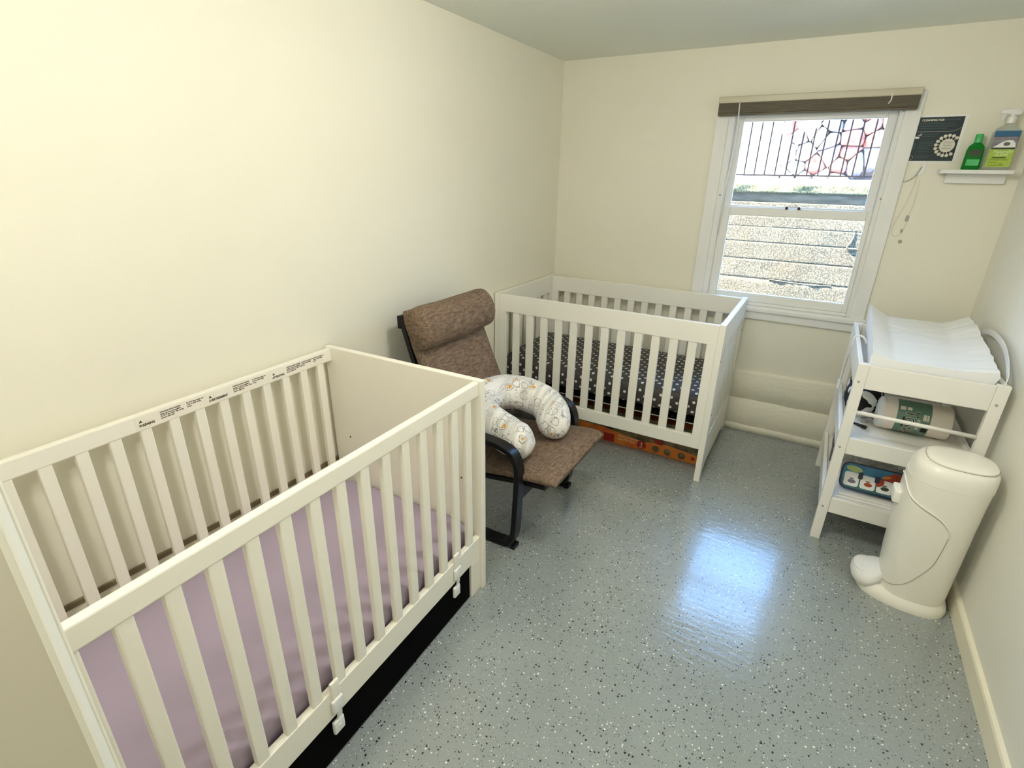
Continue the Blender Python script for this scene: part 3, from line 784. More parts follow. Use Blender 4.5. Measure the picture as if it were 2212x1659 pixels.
for v in b.verts:
    if v.co.x < 1.97 or v.co.x > 2.34: v.co.x += 0.005 * noise.noise(Vector((v.co.y * 26, v.co.z * 8, 2)))
obj('pad_cover', b, M['vinyl'], pd, 'auto')

st = thing('safety_strap', 'white safety strap curving along the right side of the changing pad', 'strap', (2.375, -0.62, 0.87))
sp = smoothpath([(2.385, -0.36, 0.90), (2.40, -0.45, 0.945), (2.402, -0.60, 0.962), (2.398, -0.76, 0.955), (2.388, -0.90, 0.930), (2.378, -1.00, 0.895), (2.372, -1.028, 0.874)], 8)
rings = []
for p in sp: rings.append([p + Vector((dx, 0, dz)) for dx, dz in ((-0.0015, -0.012), (0.0015, -0.012), (0.0015, 0.012), (-0.0015, 0.012))])
obj('webbing', loft(BM(), rings), M['white'], st)
s2 = thing('safety_strap', 'white strap with buckle hanging over the left rail of the changing table', 'strap', (1.91, -0.62, 0.70))
sp = smoothpath([(1.955, -0.60, 0.850), (1.938, -0.60, 0.876), (1.920, -0.60, 0.882), (1.903, -0.60, 0.872), (1.900, -0.59, 0.82), (1.898, -0.55, 0.75), (1.897, -0.52, 0.68), (1.897, -0.505, 0.61)], 8)
obj('webbing', tube(BM(), sp, 0.005, 8), M['white'], s2, True)
obj('buckle', box(BM(), 1.889, 1.903, -0.520, -0.490, 0.572, 0.622, 0.004, 2), M['white'], s2, True)

# things on the shelves
tw = thing('paper_towel_roll', 'paper towel roll with green printed wrapper on the middle shelf', 'paper towels', (2.19, -0.765, SH1))
TC = (-0.765, SH1 + 0.0735)
def cyl(x0, x1, r, n=48, a0=0, a1=2 * PI, e=0.006):
    rings = []
    for x, rr in ((x0, r - e), (x0 + e * 0.5, r - e * 0.25), (x0 + e, r), (x1 - e, r), (x1 - e * 0.5, r - e * 0.25), (x1, r - e)):
        rings.append([Vector((x, TC[0] + rr * math.cos(2 * PI * k / n), TC[1] + rr * math.sin(2 * PI * k / n))) for k in range(n)])
    return loft(BM(), rings)
obj('paper_roll', cyl(2.066, 2.318, 0.072), M['paper'], tw, 'auto')
wr_ = obj('wrapper', cyl(2.118, 2.240, 0.0728, e=0.0003), M['wrap'], tw, True)
wr_['label'] = 'green paper band printed with large black lettering'
obj('loose_wrap', jitter(loft(BM(), [[Vector((x, TC[0] + rr * math.cos(2 * PI * k / 30), TC[1] + rr * math.sin(2 * PI * k / 30))) for k in range(30)] for x, rr in ((2.052, 0.060), (2.060, 0.071), (2.070, 0.0735), (2.074, 0.0725))]), 0.004, 40), M['clearplastic'], tw, True)
def rolltext(s, x, size, m, lift, bold, a_start, sq=1.0):
    """lettering wrapped on the roll: runs around it, letter tops towards -x... the top of the letters faces +x"""
    t = text('wrapper_text', s, size, m, None, (0, 0, 0), (1, 0, 0), (0, 1, 0), bold=bold, thick=0.0002, squash=sq)
    for v in t.data.vertices:
        px_, py_, pz_ = v.co
        ang = a_start + px_ / 0.073           # runs downward over the front
        rr = 0.0730 + lift + pz_
        v.co = (x + py_, TC[0] - rr * math.cos(ang), TC[1] - rr * math.sin(ang))
    q = Vector(tw.location) + Vector(wr_.location)
    t.data.transform(Matrix.Translation(-Vector(tw.location))); t.parent = wr_
    return t
for lift, mm, bd in ((0.0, 'cream', 0.0026), (0.0004, 'ink', 0.0002)):
    rolltext('T', 2.150, 0.066, M[mm], lift, bd, -0.72, 0.72)
    rolltext('OWELS', 2.150, 0.050, M[mm], lift, bd, -0.33, 0.80)
rolltext('PAPER', 2.192, 0.018, M['cream'], 0.0002, 0.0003, -0.26)
for x0, x1, a0, a1, m in ((2.141, 2.149, -0.30, 0.35, 'ink'), (2.214, 2.236, 0.18, 0.55, 'ink'), (2.212, 2.224, -0.62, -0.25, 'cream'), (2.226, 2.233, -0.62, -0.25, 'cream'), (2.126, 2.146, -0.95, -0.72, 'cream'), (2.152, 2.168, -0.95, -0.75, 'cream')):
    rg = []
    for rr in (0.0726, 0.0733):
        rg.append([Vector((x, TC[0] - rr * math.cos(a), TC[1] - rr * math.sin(a))) for x, a in [(x0, a0 + (a1 - a0) * k / 6) for k in range(7)] + [(x1, a1 - (a1 - a0) * k / 6) for k in range(7)]])
    obj('wrapper_mark', loft(BM(), rg), M[m], wr_)

cw = thing('printed_cloth', 'crumpled black and white patterned cloth on the middle shelf', 'cloth', (2.0, -0.56, SH1))
rings = []
for i in range(25):
    f = i / 24; x = 1.932 + 0.155 * f
    k = math.sqrt(max(0.06, 1 - (2 * f - 1) ** 4))
    rings.append([Vector((x, -0.53 + a * k, SH1 + 0.060 + c * k)) for a, c in selli(0.155, 0.060, 36, 3.2)])
b = loft(BM(), rings)
for v in b.verts:
    g = noise.noise_vector(v.co * 14) * 0.018
    if v.co.z < SH1 + 0.012: g.z = 0
    v.co += g; v.co.z = max(v.co.z, SH1 + 0.001); v.co.x = max(1.931, v.co.x)
obj('cloth_fold', b, M['cow'], cw, True)
pn = thing('marker_pen', 'grey marker pen with black cap lying left of the paper towels', 'pen', (2.02, -0.72, SH1))
obj('barrel', tube(BM(), [(1.975, -0.765, SH1 + 0.0285), (2.045, -0.735, SH1 + 0.0285)], 0.0085, 12), M['greyink'], pn, True)
obj('cap', tube(BM(), [(2.045, -0.735, SH1 + 0.0285), (2.070, -0.724, SH1 + 0.0285)], 0.0095, 12), M['ink'], pn, True)
obj('clip', box(BM(), 2.00, 2.03, -0.765, -0.745, SH1, SH1 + 0.020, 0.003), M['greyink'], pn)
pn2 = thing('marker_pen', 'short black pen lying on the middle shelf nearest the front leg', 'pen', (1.99, -0.83, SH1))
obj('barrel', tube(BM(), [(1.955, -0.80, SH1 + 0.0085), (2.022, -0.838, SH1 + 0.0085)], [0.004, 0.0085], 12), M['ink'], pn2, True)

# lower shelf
clo = thing('folded_cloth', 'folded white cotton cloth under the colourful toy on the bottom shelf', 'cloth', (2.12, -0.84, SH2))
b = BM()
for k in range(3): box(b, 1.955 + 0.01 * k, 2.30, -1.00 + 0.012 * k, -0.74, SH2 + 0.001 + k * 0.009, SH2 + 0.0095 + k * 0.009, 0.004, 2)
jitter(b, 0.003, 14)
for v in b.verts: v.co.z = max(v.co.z, SH2 + 0.0005)
obj('folds', b, M['whitecloth'], clo, True)
ty = thing('toy_piano', 'colourful soft baby piano toy with white keys on the bottom shelf', 'toy', (2.12, -0.88, SH2 + 0.03))
tilt = math.radians(62)
def tp(x, s, d):    # x along, s up the face, d out of the face
    return Vector((x, -0.935 + s * math.cos(tilt) - d * math.sin(tilt), SH2 + 0.034 + s * math.sin(tilt) + d * math.cos(tilt)))
def rrect(x0, x1, s0, s1, r, n=5):
    out = []
    for cx_, cy_, a0 in ((x1 - r, s1 - r, 0), (x0 + r, s1 - r, PI / 2), (x0 + r, s0 + r, PI), (x1 - r, s0 + r, 1.5 * PI)):
        for k in range(n + 1):
            a = a0 + PI / 2 * k / n; out.append((cx_ + r * math.cos(a), cy_ + r * math.sin(a)))
    return out
def plate(pts, d0, d1): return loft(BM(), [[tp(x, s, d) for x, s in pts] for d in (d0, d1)])
X_0, X_1 = 1.968, 2.30
obj('mat_base', plate(rrect(X_0, X_1, 0, 0.128, 0.034), 0, 0.018), M['toynavy'], ty)
obj('mat_print', plate(rrect(X_0 + 0.008, X_1 - 0.008, 0.010, 0.121, 0.028), 0.018, 0.0192), M['toyblue'], ty)
obj('lower_print', plate(rrect(X_0 + 0.010, X_1 - 0.010, 0.012, 0.060, 0.024), 0.0190, 0.0198), M['toyteal'], ty)
obj('red_print', plate([(2.115, 0.062), (2.29, 0.055), (2.29, 0.116), (2.17, 0.118), (2.14, 0.10)], 0.019, 0.0200), M['toyred'], ty)
for k, m in enumerate(('toygrey', 'toyred', 'smoke')):
    x0 = 1.985 + k * 0.064
    ky = obj('key', plate(rrect(x0, x0 + 0.058, 0.018, 0.082 - 0.003 * k, 0.010), 0.0192, 0.0222), M['white'], ty)
    obj('key_mark', plate([(x0 + 0.031 + 0.016 * math.cos(a), 0.040 + 0.009 * math.sin(a)) for a in [2 * PI * q / 16 for q in range(16)]], 0.0222, 0.0230), M[m], ky)
    obj('key_mark', plate([(x0 + 0.029 + 0.010 * math.cos(a), 0.053 + 0.003 * math.sin(a)) for a in [2 * PI * q / 12 for q in range(12)]], 0.0222, 0.0230), M[m], ky)
for k in range(2):
    x0 = 2.037 + k * 0.064
    obj('black_key', plate(rrect(x0, x0 + 0.018, 0.058, 0.088, 0.003), 0.0222, 0.0245), M['toynavy'], ty)
def ell(cx_, cy_, a, c, rot): return [(cx_ + a * math.cos(t) * math.cos(rot) - c * math.sin(t) * math.sin(rot), cy_ + a * math.cos(t) * math.sin(rot) + c * math.sin(t) * math.cos(rot)) for t in [2 * PI * q / 20 for q in range(20)]]
obj('green_print', plate(ell(2.018, 0.098, 0.032, 0.014, -0.10), 0.0192, 0.0206), M['toygreen'], ty)
obj('orange_print', plate(ell(2.142, 0.092, 0.018, 0.006, 0.3), 0.0200, 0.0210), M['toyorange'], ty)
obj('red_print', plate(ell(2.122, 0.060, 0.020, 0.013, 0.9), 0.0222, 0.0235), M['toyred'], ty)
bg = thing('plastic_bag', 'crumpled clear plastic bag behind the toy on the bottom shelf', 'bag', (2.08, -0.70, SH2))
rings = []
for i in range(19):
    f = i / 18; x = 1.95 + 0.30 * f; k = math.sqrt(max(0.05, 1 - (2 * f - 1) ** 4))
    rings.append([Vector((x, -0.61 + a * k, SH2 + 0.11 + c * k)) for a, c in selli(0.10, 0.105, 28, 2.6)])
b = loft(BM(), rings); jitter(b, 0.030, 18)
for v in b.verts: v.co.z = min(max(v.co.z, SH2 + 0.001), 0.445); v.co.x = max(1.93, v.co.x)
obj('film', b, M['bag'], bg)
nap = thing('diaper_stack', 'white bundle of diapers at the back of the bottom shelf', 'diapers', (2.1, -0.42, SH2))
b = BM()
for k in range(5): box(b, 1.95, 2.33, -0.475, -0.30, SH2 + 0.001 + 0.03 * k, SH2 + 0.0295 + 0.03 * k, 0.010, 3)
obj('folds', b, M['whitecloth'], nap, True)
gs = thing('webbing_strap', 'tangled grey webbing strap at the left end of the bottom shelf', 'strap', (1.95, -0.56, SH2))
sp = smoothpath([(1.945, -0.50, SH2 + 0.16), (1.936, -0.56, SH2 + 0.13), (1.940, -0.60, SH2 + 0.10), (1.944, -0.57, SH2 + 0.075), (1.938, -0.54, SH2 + 0.10), (1.942, -0.60, SH2 + 0.05), (1.946, -0.52, SH2 + 0.03), (1.942, -0.62, SH2 + 0.008)], 8)
obj('webbing', tube(BM(), sp, 0.005, 6), M['greystrap'], gs, True)

# ------------------------------------------------------------------ diaper pail
pl_ = thing('diaper_pail', 'tall white plastic diaper pail with foot pedal by the right wall', 'pail', (2.26, -1.255, 0))
PCX, PCY = 2.262, -1.250
def pring(z, a, bb, cx_, e=2.7, n=64, cy_=PCY):
    return [Vector((cx_ + p, cy_ + q, z)) for p, q in selli(a, bb, n, e)]
prof = [(0.045, 0.112, 0.108, 2.266), (0.10, 0.114, 0.110, 2.264), (0.20, 0.119, 0.113, 2.260), (0.30, 0.122, 0.115, 2.258), (0.40, 0.1245, 0.117, 2.256), (0.50, 0.126, 0.118, 2.257), (0.555, 0.1255, 0.118, 2.260)]
def pp(z):
    for (z0, *p0), (z1, *p1) in zip(prof, prof[1:]):
        if z0 <= z <= z1:
            f = (z - z0) / (z1 - z0); return [u + (w - u) * f for u, w in zip(p0, p1)]
    return list(prof[-1][1:])
rings = [pring(z, a, bb, cx_) for z, a, bb, cx_ in prof]
obj('pail_body', loft(BM(), rings), M['plastic'], pl_, 'auto')
LP = [(0.5555, 0.1255, 0.118, 2.262), (0.59, 0.1245, 0.117, 2.264), (0.612, 0.120, 0.112, 2.267), (0.626, 0.112, 0.104, 2.270), (0.632, 0.100, 0.092, 2.272)]
obj('pail_collar', loft(BM(), [pring(*r) for r in LP]), M['plastic'], pl_, 'auto')
ld_ = obj('lid', loft(BM(), [pring(0.631, 0.103, 0.094, 2.276), pring(0.636, 0.102, 0.093, 2.276), pring(0.641, 0.092, 0.083, 2.276), pring(0.644, 0.06, 0.055, 2.276)]), M['plastic'], pl_, 'auto')
obj('lid_seam', tube(BM(), pring(0.6315, 0.1045, 0.0955, 2.276), 0.0012, 6, True), M['seam'], ld_)
# front access panel outlined on the body: (angle, z) curve; angle pi = -x side, 1.5 pi = -y side
def phi(t, z):
    a, bb, _ = pp(z); c, s_ = math.cos(t), math.sin(t); e = 2 / 2.7
    v = math.atan2(bb * sgn(s_) * abs(s_) ** e, a * sgn(c) * abs(c) ** e)
    return v + 2 * PI if v < 0 else v
def onp(ang, z, off):
    a, bb, cx_ = pp(z); a += off; bb += off
    c, s_ = math.cos(ang), math.sin(ang)
    rr = (abs(c / a) ** 2.7 + abs(s_ / bb) ** 2.7) ** (-1 / 2.7)
    return Vector((cx_ + rr * c, PCY + rr * s_, z))
seam = [(PI * 1.00, 0.530), (PI * 1.08, 0.522), (PI * 1.16, 0.503), (PI * 1.24, 0.484), (PI * 1.33, 0.470), (PI * 1.42, 0.456), (PI * 1.50, 0.432), (PI * 1.545, 0.400), (PI * 1.56, 0.370)]
seam_low = [(PI * 1.56, 0.370), (PI * 1.548, 0.30), (PI * 1.525, 0.23), (PI * 1.49, 0.17), (PI * 1.44, 0.128), (PI * 1.36, 0.100), (PI * 1.25, 0.085), (PI * 1.1, 0.078), (PI, 0.076)]
def onpath(seq, off): return [onp(p.x, p.y, off) for p in smoothpath([(phi(a, z), z, 0) for a, z in seq], 8)]
up_s = onpath(seam, 0.0015); lo_s = onpath(seam_low, 0.001)
mir = lambda P_: [Vector((p.x, 2 * PCY - p.y, p.z)) for p in P_]
for nm, P_, r_, mm in (('panel_seam', up_s, 0.0030, M['plastic']), ('panel_seam', lo_s, 0.0011, M['seam']), ('panel_seam', mir(up_s), 0.0030, M['plastic']), ('panel_seam', mir(lo_s), 0.0011, M['seam'])):
    obj(nm, tube(BM(), P_, r_, 6), mm, pl_, True)
obj('panel_seam', tube(BM(), [p + Vector((0, 0, -0.0042)) for p in up_s], 0.0011, 6), M['seam'], pl_, True)
# latch tab on the front
tbm = box(BM(), 2.112, 2.142, PCY - 0.040, PCY + 0.040, 0.415, 0.470, 0.010, 3)
obj('latch_tab', tbm, M['plastic'], pl_, True)
# foot: skirt and pedal
rings = [pring(0.0, 0.125, 0.122, 2.266), pring(0.012, 0.1265, 0.1235, 2.266), pring(0.030, 0.122, 0.118, 2.266), pring(0.046, 0.113, 0.109, 2.266)]
b = loft(BM(), rings)
for v in b.verts:
    if v.co.x < 2.20:
        f = (2.20 - v.co.x) / 0.06; v.co.x -= 0.055 * f ** 1.3; v.co.z += 0.012 * f if v.co.z > 0.02 else 0.0
obj('base_skirt', b, M['plastic'], pl_, 'auto')
rings = []
for z, k in ((0.030, 0.92), (0.045, 1.0), (0.062, 1.0), (0.074, 0.9), (0.079, 0.6)):
    rings.append([Vector((2.118 + p * k - 0.0, PCY + q * k, z + (0.03 if p > 0 else 0.0) * (p / 0.062))) for p, q in selli(0.058, 0.085, 36, 2.3)])
pe = obj('foot_pedal', loft(BM(), rings), M['white'], pl_, 'auto')
obj('pedal_pad', loft(BM(), [[Vector((2.092 + p, PCY + q, z)) for p, q in selli(0.026, 0.050, 30, 2.2)] for z in (0.0765, 0.0815)]), M['white'], pe, 'auto')

# ------------------------------------------------------------------ shelf, bottles, notice
sh = thing('wall_shelf', 'small white wall shelf in the corner right of the window', 'shelf', (2.245, 0, 1.60))
obj('board', box(BM(), 2.098, 2.372, -0.112, 0, 1.609, 1.627, 0.003, 2), M['trimwhite'], sh)
obj('cleat', box(BM(), 2.135, 2.365, -0.030, 0, 1.566, 1.609, 0.003, 2), M['trimwhite'], sh)
SZ = 1.6275
gb = thing('soap_bottle', 'small green soap bottle at the left end of the corner shelf', 'bottle', (2.213, -0.06, SZ))
def rb(cx_, cy_, z, a, c, e=4, n=28): return [Vector((cx_ + p, cy_ + q, z)) for p, q in selli(a, c, n, e)]
gx, gy = 2.212, -0.062
bd = obj('bottle_body', loft(BM(), [rb(gx, gy, SZ + z, a, c) for z, a, c in ((0, 0.033, 0.020), (0.006, 0.035, 0.022), (0.085, 0.033, 0.021), (0.102, 0.029, 0.019), (0.114, 0.018, 0.014), (0.118, 0.014, 0.012))]), M['greengel'], gb, 'auto')
obj('cap', loft(BM(), [rb(gx, gy, SZ + z, a, a, 2) for z, a in ((0.118, 0.016), (0.150, 0.015), (0.156, 0.012))]), M['greencap'], gb, 'auto')
obj('bottle_label', box(BM(), gx - 0.024, gx + 0.024, gy - 0.0228, gy - 0.0205, SZ + 0.060, SZ + 0.088), M['smoke'], gb)
obj('bottle_label', box(BM(), gx - 0.024, gx + 0.024, gy - 0.0232, gy - 0.0205, SZ + 0.018, SZ + 0.045), M['greencap'], gb)
sb = thing('spray_bottle', 'clear spray bottle with lime green label on the corner shelf', 'bottle', (2.30, -0.062, SZ))
bx, by = 2.305, -0.064
obj('bottle_body', loft(BM(), [rb(bx, by, SZ + z, a, c) for z, a, c in ((0, 0.044, 0.026), (0.006, 0.050, 0.030), (0.120, 0.051, 0.030), (0.158, 0.050, 0.029), (0.176, 0.040, 0.024), (0.192, 0.018, 0.016), (0.200, 0.014, 0.014))]), M['clear'], sb, 'auto')
yl = by - 0.0312
def lab_(nm, x0, x1, z0, z1, m, d=0): return obj(nm, box(BM(), x0, x1, yl - 0.0006 - d, yl, SZ + z0, SZ + z1, 0.0), m, sb)
lab_('blue_band', bx - 0.046, bx + 0.046, 0.140, 0.165, M['blue'])
lab_('picture_band', bx - 0.046, bx + 0.046, 0.092, 0.141, M['purple'])
lab_('lime_label', bx - 0.046, bx + 0.044, 0.012, 0.090, M['lime'])
pts = [(bx - 0.038, 0.096), (bx - 0.010, 0.118), (bx + 0.008, 0.126), (bx + 0.026, 0.126), (bx + 0.038, 0.112), (bx + 0.042, 0.096)]
obj('white_label', loft(BM(), [[Vector((x, y, SZ + z)) for x, z in pts] for y in (yl - 0.0012, yl)]), M['white'], sb)
obj('label_dot', disc(BM(), (bx + 0.008, yl - 0.001, SZ + 0.110), 0.012, 'y', 0.0008, 20, 0.008), M['greygreen'], sb)
lab_('black_stripe', bx - 0.042, bx + 0.042, 0.088, 0.093, M['smoke'], 0.001)
text('label_text', 'Naturally', 0.018, M['limepale'], sb, (bx + 0.004, yl - 0.0010, SZ + 0.073), (1, 0, 0), (0, 0, 1), 'CENTER', bold=0.0004)
text('label_text', 'CLEAN', 0.015, M['limepale'], sb, (bx + 0.002, yl - 0.0010, SZ + 0.060), (1, 0, 0), (0, 0, 1), 'CENTER', bold=0.0006)
lab_('black_stripe', bx - 0.030, bx + 0.020, 0.050, 0.0545, M['smoke'], 0.0008)
for k, (x0, x1) in enumerate(((-0.038, 0.030), (-0.038, -0.004), (0.002, 0.016), (-0.038, 0.022))):
    z = (0.041, 0.030, 0.024, 0.018)[k]
    lab_('small_print', bx + x0, bx + x1, z, z + 0.004, M['limedark'], 0.0008)
obj('collar', loft(BM(), [rb(bx + 0.002, by, SZ + z, a, a, 2) for z, a in ((0.198, 0.0165), (0.222, 0.0165), (0.226, 0.013))]), M['clearplastic'], sb, 'auto')
obj('spray_head', loft(BM(), [[Vector((x, by + q, SZ + zc + p)) for p, q in selli(a, c, 20, 3)] for x, zc, a, c in ((bx - 0.045, 0.246, 0.008, 0.008), (bx - 0.038, 0.246, 0.010, 0.010), (bx - 0.012, 0.246, 0.012, 0.011), (bx + 0.012, 0.244, 0.014, 0.012), (bx + 0.028, 0.240, 0.010, 0.010))]), M['white'], sb, 'auto')
obj('trigger', tube(BM(), smoothpath([(bx - 0.022, by, SZ + 0.240), (bx - 0.030, by, SZ + 0.222), (bx - 0.027, by, SZ + 0.205)], 4), 0.005, 8), M['clearplastic'], sb, True)
obj('neck', tube(BM(), [(bx + 0.002, by, SZ + 0.224), (bx + 0.002, by, SZ + 0.240)], 0.010, 12), M['clearplastic'], sb, True)

po = thing('wall_notice', 'dark printed cleaning notice stuck on the wall right of the window', 'notice', (2.05, 0, 1.66))
obj('sheet', box(BM(), 1.945, 2.158, -0.0022, -0.0002, 1.658, 1.874), M['white'], po)
dk = obj('dark_print', box(BM(), 1.956, 2.144, -0.0030, -0.0022, 1.667, 1.865), M['navy'], po)
YP = -0.0032
def pm(nm, pts, m, d=0.0006, par=dk): return obj(nm, loft(BM(), [[Vector((x, y, z)) for x, z in pts] for y in (YP - d, YP + 0.0003)]), M[m], par)
text('notice_title', 'CLEANING FOR', 0.0125, M['cream'], dk, (1.977, YP, 1.8475), (1, 0, 0), (0, 0, 1), shear=0.15, bold=0.0004)
def faint(x0, x1, z, h=0.0042):
    return pm('small_print', [(x0, z), (x1, z), (x1, z + h), (x0, z + h)], 'faintink', 0.0003)
faint(2.068, 2.128, 1.849, 0.006)
for k, (x0, x1) in enumerate(((1.968, 2.110), (1.968, 2.120), (1.966, 2.085))): faint(x0, x1, 1.834 - k * 0.011)
obj('rule_line', tube(BM(), smoothpath([(1.957, YP, 1.800), (2.05, YP, 1.800), (2.105, YP, 1.801), (2.128, YP, 1.808), (2.143, YP, 1.818)], 6), 0.0009, 5), M['greyink'], dk)
pm('hand_icon', [(1.958, 1.776), (1.966, 1.779), (1.986, 1.777), (1.984, 1.769), (1.964, 1.768)], 'white')
pm('hand_icon', [(1.974, 1.783), (1.988, 1.790), (1.986, 1.795), (1.994, 1.789), (1.990, 1.781)], 'greyink')
for x0, x1, z in ((1.998, 2.060, 1.786), (1.998, 2.048, 1.777), (1.994, 2.052, 1.752), (1.994, 2.046, 1.744), (1.993, 2.050, 1.736), (1.993, 2.030, 1.728),
                  (1.990, 2.036, 1.720), (1.990, 2.040, 1.708), (1.988, 2.050, 1.688), (1.988, 2.040, 1.680)): faint(x0, x1, z, 0.0036)
pm('bottle_icon', [(1.966, 1.722), (1.978, 1.722), (1.979, 1.738), (1.975, 1.744), (1.975, 1.750), (1.970, 1.750), (1.970, 1.744), (1.966, 1.738)], 'tealink')
ringp = [(1.970 + 0.0105 * math.cos(a), 1.682 + 0.0105 * math.sin(a)) for a in [2 * PI * k / 24 for k in range(24)]]
obj('stamp', tube(BM(), [(x, YP, z) for x, z in ringp], 0.0009, 5, True), M['greyink'], dk)
cx0, cz0 = 2.106, 1.737
bgd = obj('round_badge', disc(BM(), (cx0, YP, cz0), 0.0300, 'y', 0.0008, 36), M['cream'], dk)
for k in range(17):
    a = 2 * PI * (k + 0.3) / 17; c, s = math.cos(a), math.sin(a)
    if cx0 + 0.0525 * c > 2.146: continue
    bb = BM(); p0 = Vector((cx0 + 0.029 * c, YP - 0.0003, cz0 + 0.029 * s)); p1 = Vector((cx0 + 0.040 * c, YP - 0.0003, cz0 + 0.040 * s))
    tube(bb, [p0, p1], 0.0013, 5)
    disc(bb, (cx0 + 0.0455 * c, YP, cz0 + 0.0455 * s), 0.0072, 'y', 0.0008, 14)
    obj('badge_spoke', bb, M['cream'], bgd)
for k, (s, z) in enumerate((('CLEAN', 1.7475), ('Sanitize', 1.7345), ('REPEAT', 1.7205))):
    text('badge_text', s, 0.0115, M['greyink'], bgd, (cx0, YP - 0.0009, z), (1, 0, 0), (0, 0, 1), 'CENTER', shear=0.2, bold=0.0003)

# ------------------------------------------------------------------ ceiling lamp behind the viewpoint, and an added fill lamp
def ceiling_or_fill_lamp(LX, LY, power, label, size):
    lf = thing('ceiling_or_fill_light', label, 'ceiling light', (LX, LY, H))
    obj('mounting_plate', loft(BM(), [rb(LX, LY, H - z, a, a, 2, 40) for z, a in ((0.0, 0.13), (0.02, 0.13), (0.022, 0.125))]), M['trimwhite'], lf, 'auto')
    obj('glass_dome', loft(BM(), [rb(LX, LY, H - z, a, a, 2, 40) for z, a in ((0.0225, 0.12), (0.045, 0.105), (0.06, 0.075), (0.066, 0.03))]), M['lampglass'], lf, True)
    la = bpy.data.lights.new('ceiling_or_fill_lamp', 'POINT'); la.shadow_soft_size = size; la.energy = power; la.color = (1.0, 0.96, 0.88)
    lo = bpy.data.objects.new('ceiling_or_fill_lamp', la); COL.objects.link(lo); lo.location = (LX, LY, H - 0.085 - size)
ceiling_or_fill_lamp(1.02, -3.62, 15, 'round ceiling light with pale dome by the entrance behind the viewpoint', 0.06)
ceiling_or_fill_lamp(1.35, -2.15, 19, 'added round fill light with pale dome over the middle of the room', 0.10)  # fill added out of view to even out brightness towards the back wall

# ------------------------------------------------------------------ outdoors
struct(obj('ground_outside', box(BM(), -1.5, 5.0, 0.16, 1.3, 0.30, 0.42), M['earth']))
struct(obj('sky_blocker', box(BM(), -0.6, 3.4, 0.16, 0.85, 2.44, 2.54, 0.01), M['trimwhite']))  # unseen slab added to cut high sky rays and trim the floor reflection
def rough_slab(x0, x1, z0, z1, y, amp, nx, nz, depth, seed):
    b = BM(); g = [[b.verts.new((x0 + (x1 - x0) * i / nx, y + amp * noise.fractal(Vector((x0 + (x1 - x0) * i / nx, z0 + (z1 - z0) * k / nz, seed)) * 7, 1.0, 2.0, 4), z0 + (z1 - z0) * k / nz)) for i in range(nx + 1)] for k in range(nz + 1)]
    for k in range(nz):
        for i in range(nx): b.faces.new((g[k][i], g[k][i + 1], g[k + 1][i + 1], g[k + 1][i]))
    r = bmesh.ops.extrude_face_region(b, geom=b.faces[:])
    for v in r['geom']:
        if isinstance(v, bmesh.types.BMVert): v.co.y = y + depth
    bmesh.ops.recalc_face_normals(b, faces=b.faces)
    return b
rw = struct(thing('retaining_wall', 'rough grey concrete retaining wall outside the window', 'wall', (1.5, 1.3, 0.42)))
zs = [0.42, 0.790, 0.945, 1.085, 1.205, 1.290, 1.395]
for k in range(6):
    obj('concrete_lift', rough_slab(-1.2, 4.2, zs[k] + 0.0004, zs[k + 1] - 0.0004, 1.30 + 0.0, 0.005, 150, 10, 0.30, 3.1), M['concrete'], rw, True)
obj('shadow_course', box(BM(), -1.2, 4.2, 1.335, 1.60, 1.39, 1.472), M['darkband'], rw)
obj('coping', rough_slab(-1.2, 4.2, 1.468, 1.530, 1.305, 0.02, 160, 6, 0.30, 40), M['mulch'], rw, True)
obj('wall_crack', tube(BM(), smoothpath([(1.870, 1.297, 1.205), (1.868, 1.297, 1.17), (1.858, 1.297, 1.13), (1.842, 1.297, 1.090), (1.90, 1.297, 1.084), (1.96, 1.297, 1.082)], 4), 0.006, 6), M['darkband'], rw)
obj('wall_crack', tube(BM(), smoothpath([(1.35, 1.299, 0.795), (1.42, 1.298, 0.79), (1.55, 1.298, 0.785), (1.66, 1.298, 0.783), (1.80, 1.299, 0.79)], 4), [0.002 + 0.006 * random.random() for _ in range(17)], 6), M['darkband'], rw)
struct(obj('curb_outside', box(BM(), -1.2, 4.2, 1.46, 2.0, 1.50, 1.572, 0.004), M['curb']))
fe = thing('iron_fence', 'thin black iron railing above the concrete wall outside', 'fence', (1.5, 1.58, 1.572))
obj('fence_rail', box(BM(), -1.2, 4.2, 1.572, 1.588, 1.590, 1.602), M['iron'], fe)
obj('fence_rail', box(BM(), -1.2, 4.2, 1.572, 1.588, 2.18, 2.195), M['iron'], fe)
for k in range(-10, 21):
    x = 1.273 + 0.0785 * k + 0.02
    obj('fence_bar', box(BM(), x - 0.0052, x + 0.0052, 1.5748, 1.5852, 1.60, 2.185), M['iron'], fe)
for x in (1.255, -0.4, 2.9): obj('fence_post', box(BM(), x - 0.006, x + 0.006, 1.574, 1.586, 1.572, 1.60), M['iron'], fe)

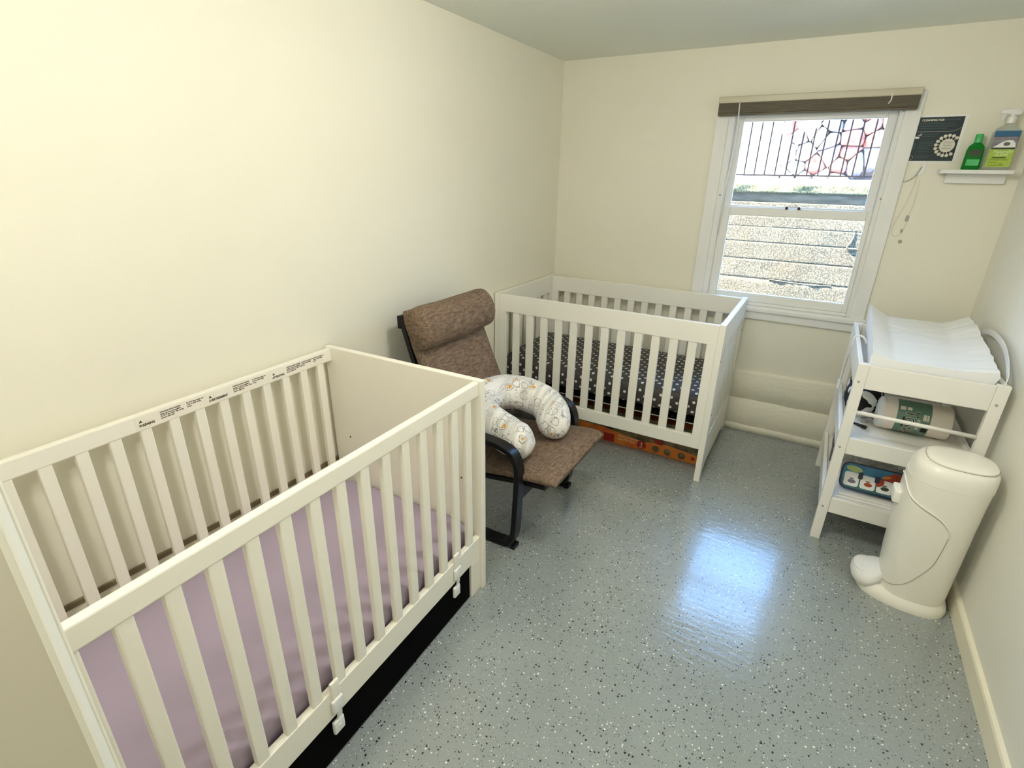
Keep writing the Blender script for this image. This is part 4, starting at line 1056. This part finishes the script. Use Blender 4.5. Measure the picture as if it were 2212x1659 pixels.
# stone wall: irregular cells, each a bulging stone, one mesh
def clip(poly, a, n):
    out = []
    for i in range(len(poly)):
        p, q = poly[i], poly[(i + 1) % len(poly)]
        dp = (p[0] - a[0]) * n[0] + (p[1] - a[1]) * n[1]; dq = (q[0] - a[0]) * n[0] + (q[1] - a[1]) * n[1]
        if dp <= 0: out.append(p)
        if dp * dq < 0:
            t = dp / (dp - dq); out.append((p[0] + (q[0] - p[0]) * t, p[1] + (q[1] - p[1]) * t))
    return out
rs = random.Random(21)
sites = []
sx, sz = 0.165, 0.115
for j in range(-1, 12):
    for i in range(-1, 19):
        sites.append((1.20 + (i + 0.5 * (j % 2)) * sx + rs.uniform(-0.075, 0.075), 1.55 + j * sz + rs.uniform(-0.042, 0.042)))
b = BM(); box(b, 1.315, 4.2, 2.13, 2.5, 1.40, 2.13)
for f in b.faces: f.material_index = 4
YS = 2.13
for s in sites:
    if s[0] < 1.19 or s[1] < 1.53 or s[1] > 2.12: continue
    poly = [(s[0] - 0.3, s[1] - 0.3), (s[0] + 0.3, s[1] - 0.3), (s[0] + 0.3, s[1] + 0.3), (s[0] - 0.3, s[1] + 0.3)]
    for q in sites:
        d = (q[0] - s[0], q[1] - s[1]); l = math.hypot(*d)
        if 0 < l < 0.45: poly = clip(poly, (s[0] + d[0] * 0.5, s[1] + d[1] * 0.5), (d[0] / l, d[1] / l))
    if len(poly) < 3: continue
    dense = []
    for i in range(len(poly)):
        p, q = poly[i], poly[(i + 1) % len(poly)]
        for k in range(3): dense.append((p[0] + (q[0] - p[0]) * k / 3, p[1] + (q[1] - p[1]) * k / 3))
    # relax corners
    for _ in range(1): dense = [((dense[i - 1][0] + 2 * dense[i][0] + dense[(i + 1) % len(dense)][0]) / 4, (dense[i - 1][1] + 2 * dense[i][1] + dense[(i + 1) % len(dense)][1]) / 4) for i in range(len(dense))]
    cxs = sum(p[0] for p in dense) / len(dense); czs = sum(p[1] for p in dense) / len(dense)
    mi = rs.choices((0, 1, 2, 3), (4, 4, 2, 2.2))[0]
    hgt = rs.uniform(0.03, 0.06); vr = []
    for k, dpt in ((1.0, 0.0), (0.985, 0.5), (0.90, 0.85), (0.6, 0.96), (0.3, 1.0)):
        vr.append([b.verts.new((cxs + (x - cxs) * k, YS - dpt * hgt + 0.006 * noise.noise(Vector((x * 20 * k, z * 20, mi))), czs + (z - czs) * k)) for x, z in dense])
    for A, B in zip(vr, vr[1:]):
        for i in range(len(dense)):
            jn = (i + 1) % len(dense); fc = b.faces.new((A[i], A[jn], B[jn], B[i])); fc.material_index = mi; fc.smooth = True
    fc = b.faces.new(vr[-1]); fc.material_index = mi; fc.smooth = True
struct(obj('stone_wall', b, STONES + [M['mortar']]))
struct(obj('white_wall_outside', box(BM(), -2.5, 1.30, 2.25, 2.55, 1.40, 2.16), M['whitewall']))

# ------------------------------------------------------------------ daylight
w = bpy.data.worlds.new('sky'); SC.world = w; w.use_nodes = True
bgn = w.node_tree.nodes['Background']; bgn.inputs['Color'].default_value = (0.25, 0.52, 1.0, 1); bgn.inputs['Strength'].default_value = 11.0
sun = bpy.data.lights.new('sun', 'SUN'); sun.energy = 58; sun.angle = math.radians(0.6); sun.color = (1.0, 0.90, 0.72)
so = bpy.data.objects.new('sun', sun); COL.objects.link(so)
so.rotation_euler = Vector((0.80, 0.22, -1.0)).to_track_quat('-Z', 'Y').to_euler()
pt = bpy.data.lights.new('window_portal', 'AREA'); pt.shape = 'RECTANGLE'; pt.size = 0.80; pt.size_y = 1.06; pt.cycles.is_portal = True
pto = bpy.data.objects.new('window_portal', pt); COL.objects.link(pto); pto.location = (1.4875, 0.165, 1.38); pto.rotation_euler = (-PI / 2, 0, 0)

SC.cycles.max_bounces = 14; SC.cycles.diffuse_bounces = 7; SC.cycles.transparent_max_bounces = 12
SC.cycles.sample_clamp_indirect = 8.0
SC.view_settings.view_transform = 'Standard'; SC.view_settings.look = 'None'
SC.view_settings.exposure = 0.62; SC.view_settings.gamma = 1.0; SC.view_settings.use_curve_mapping = False
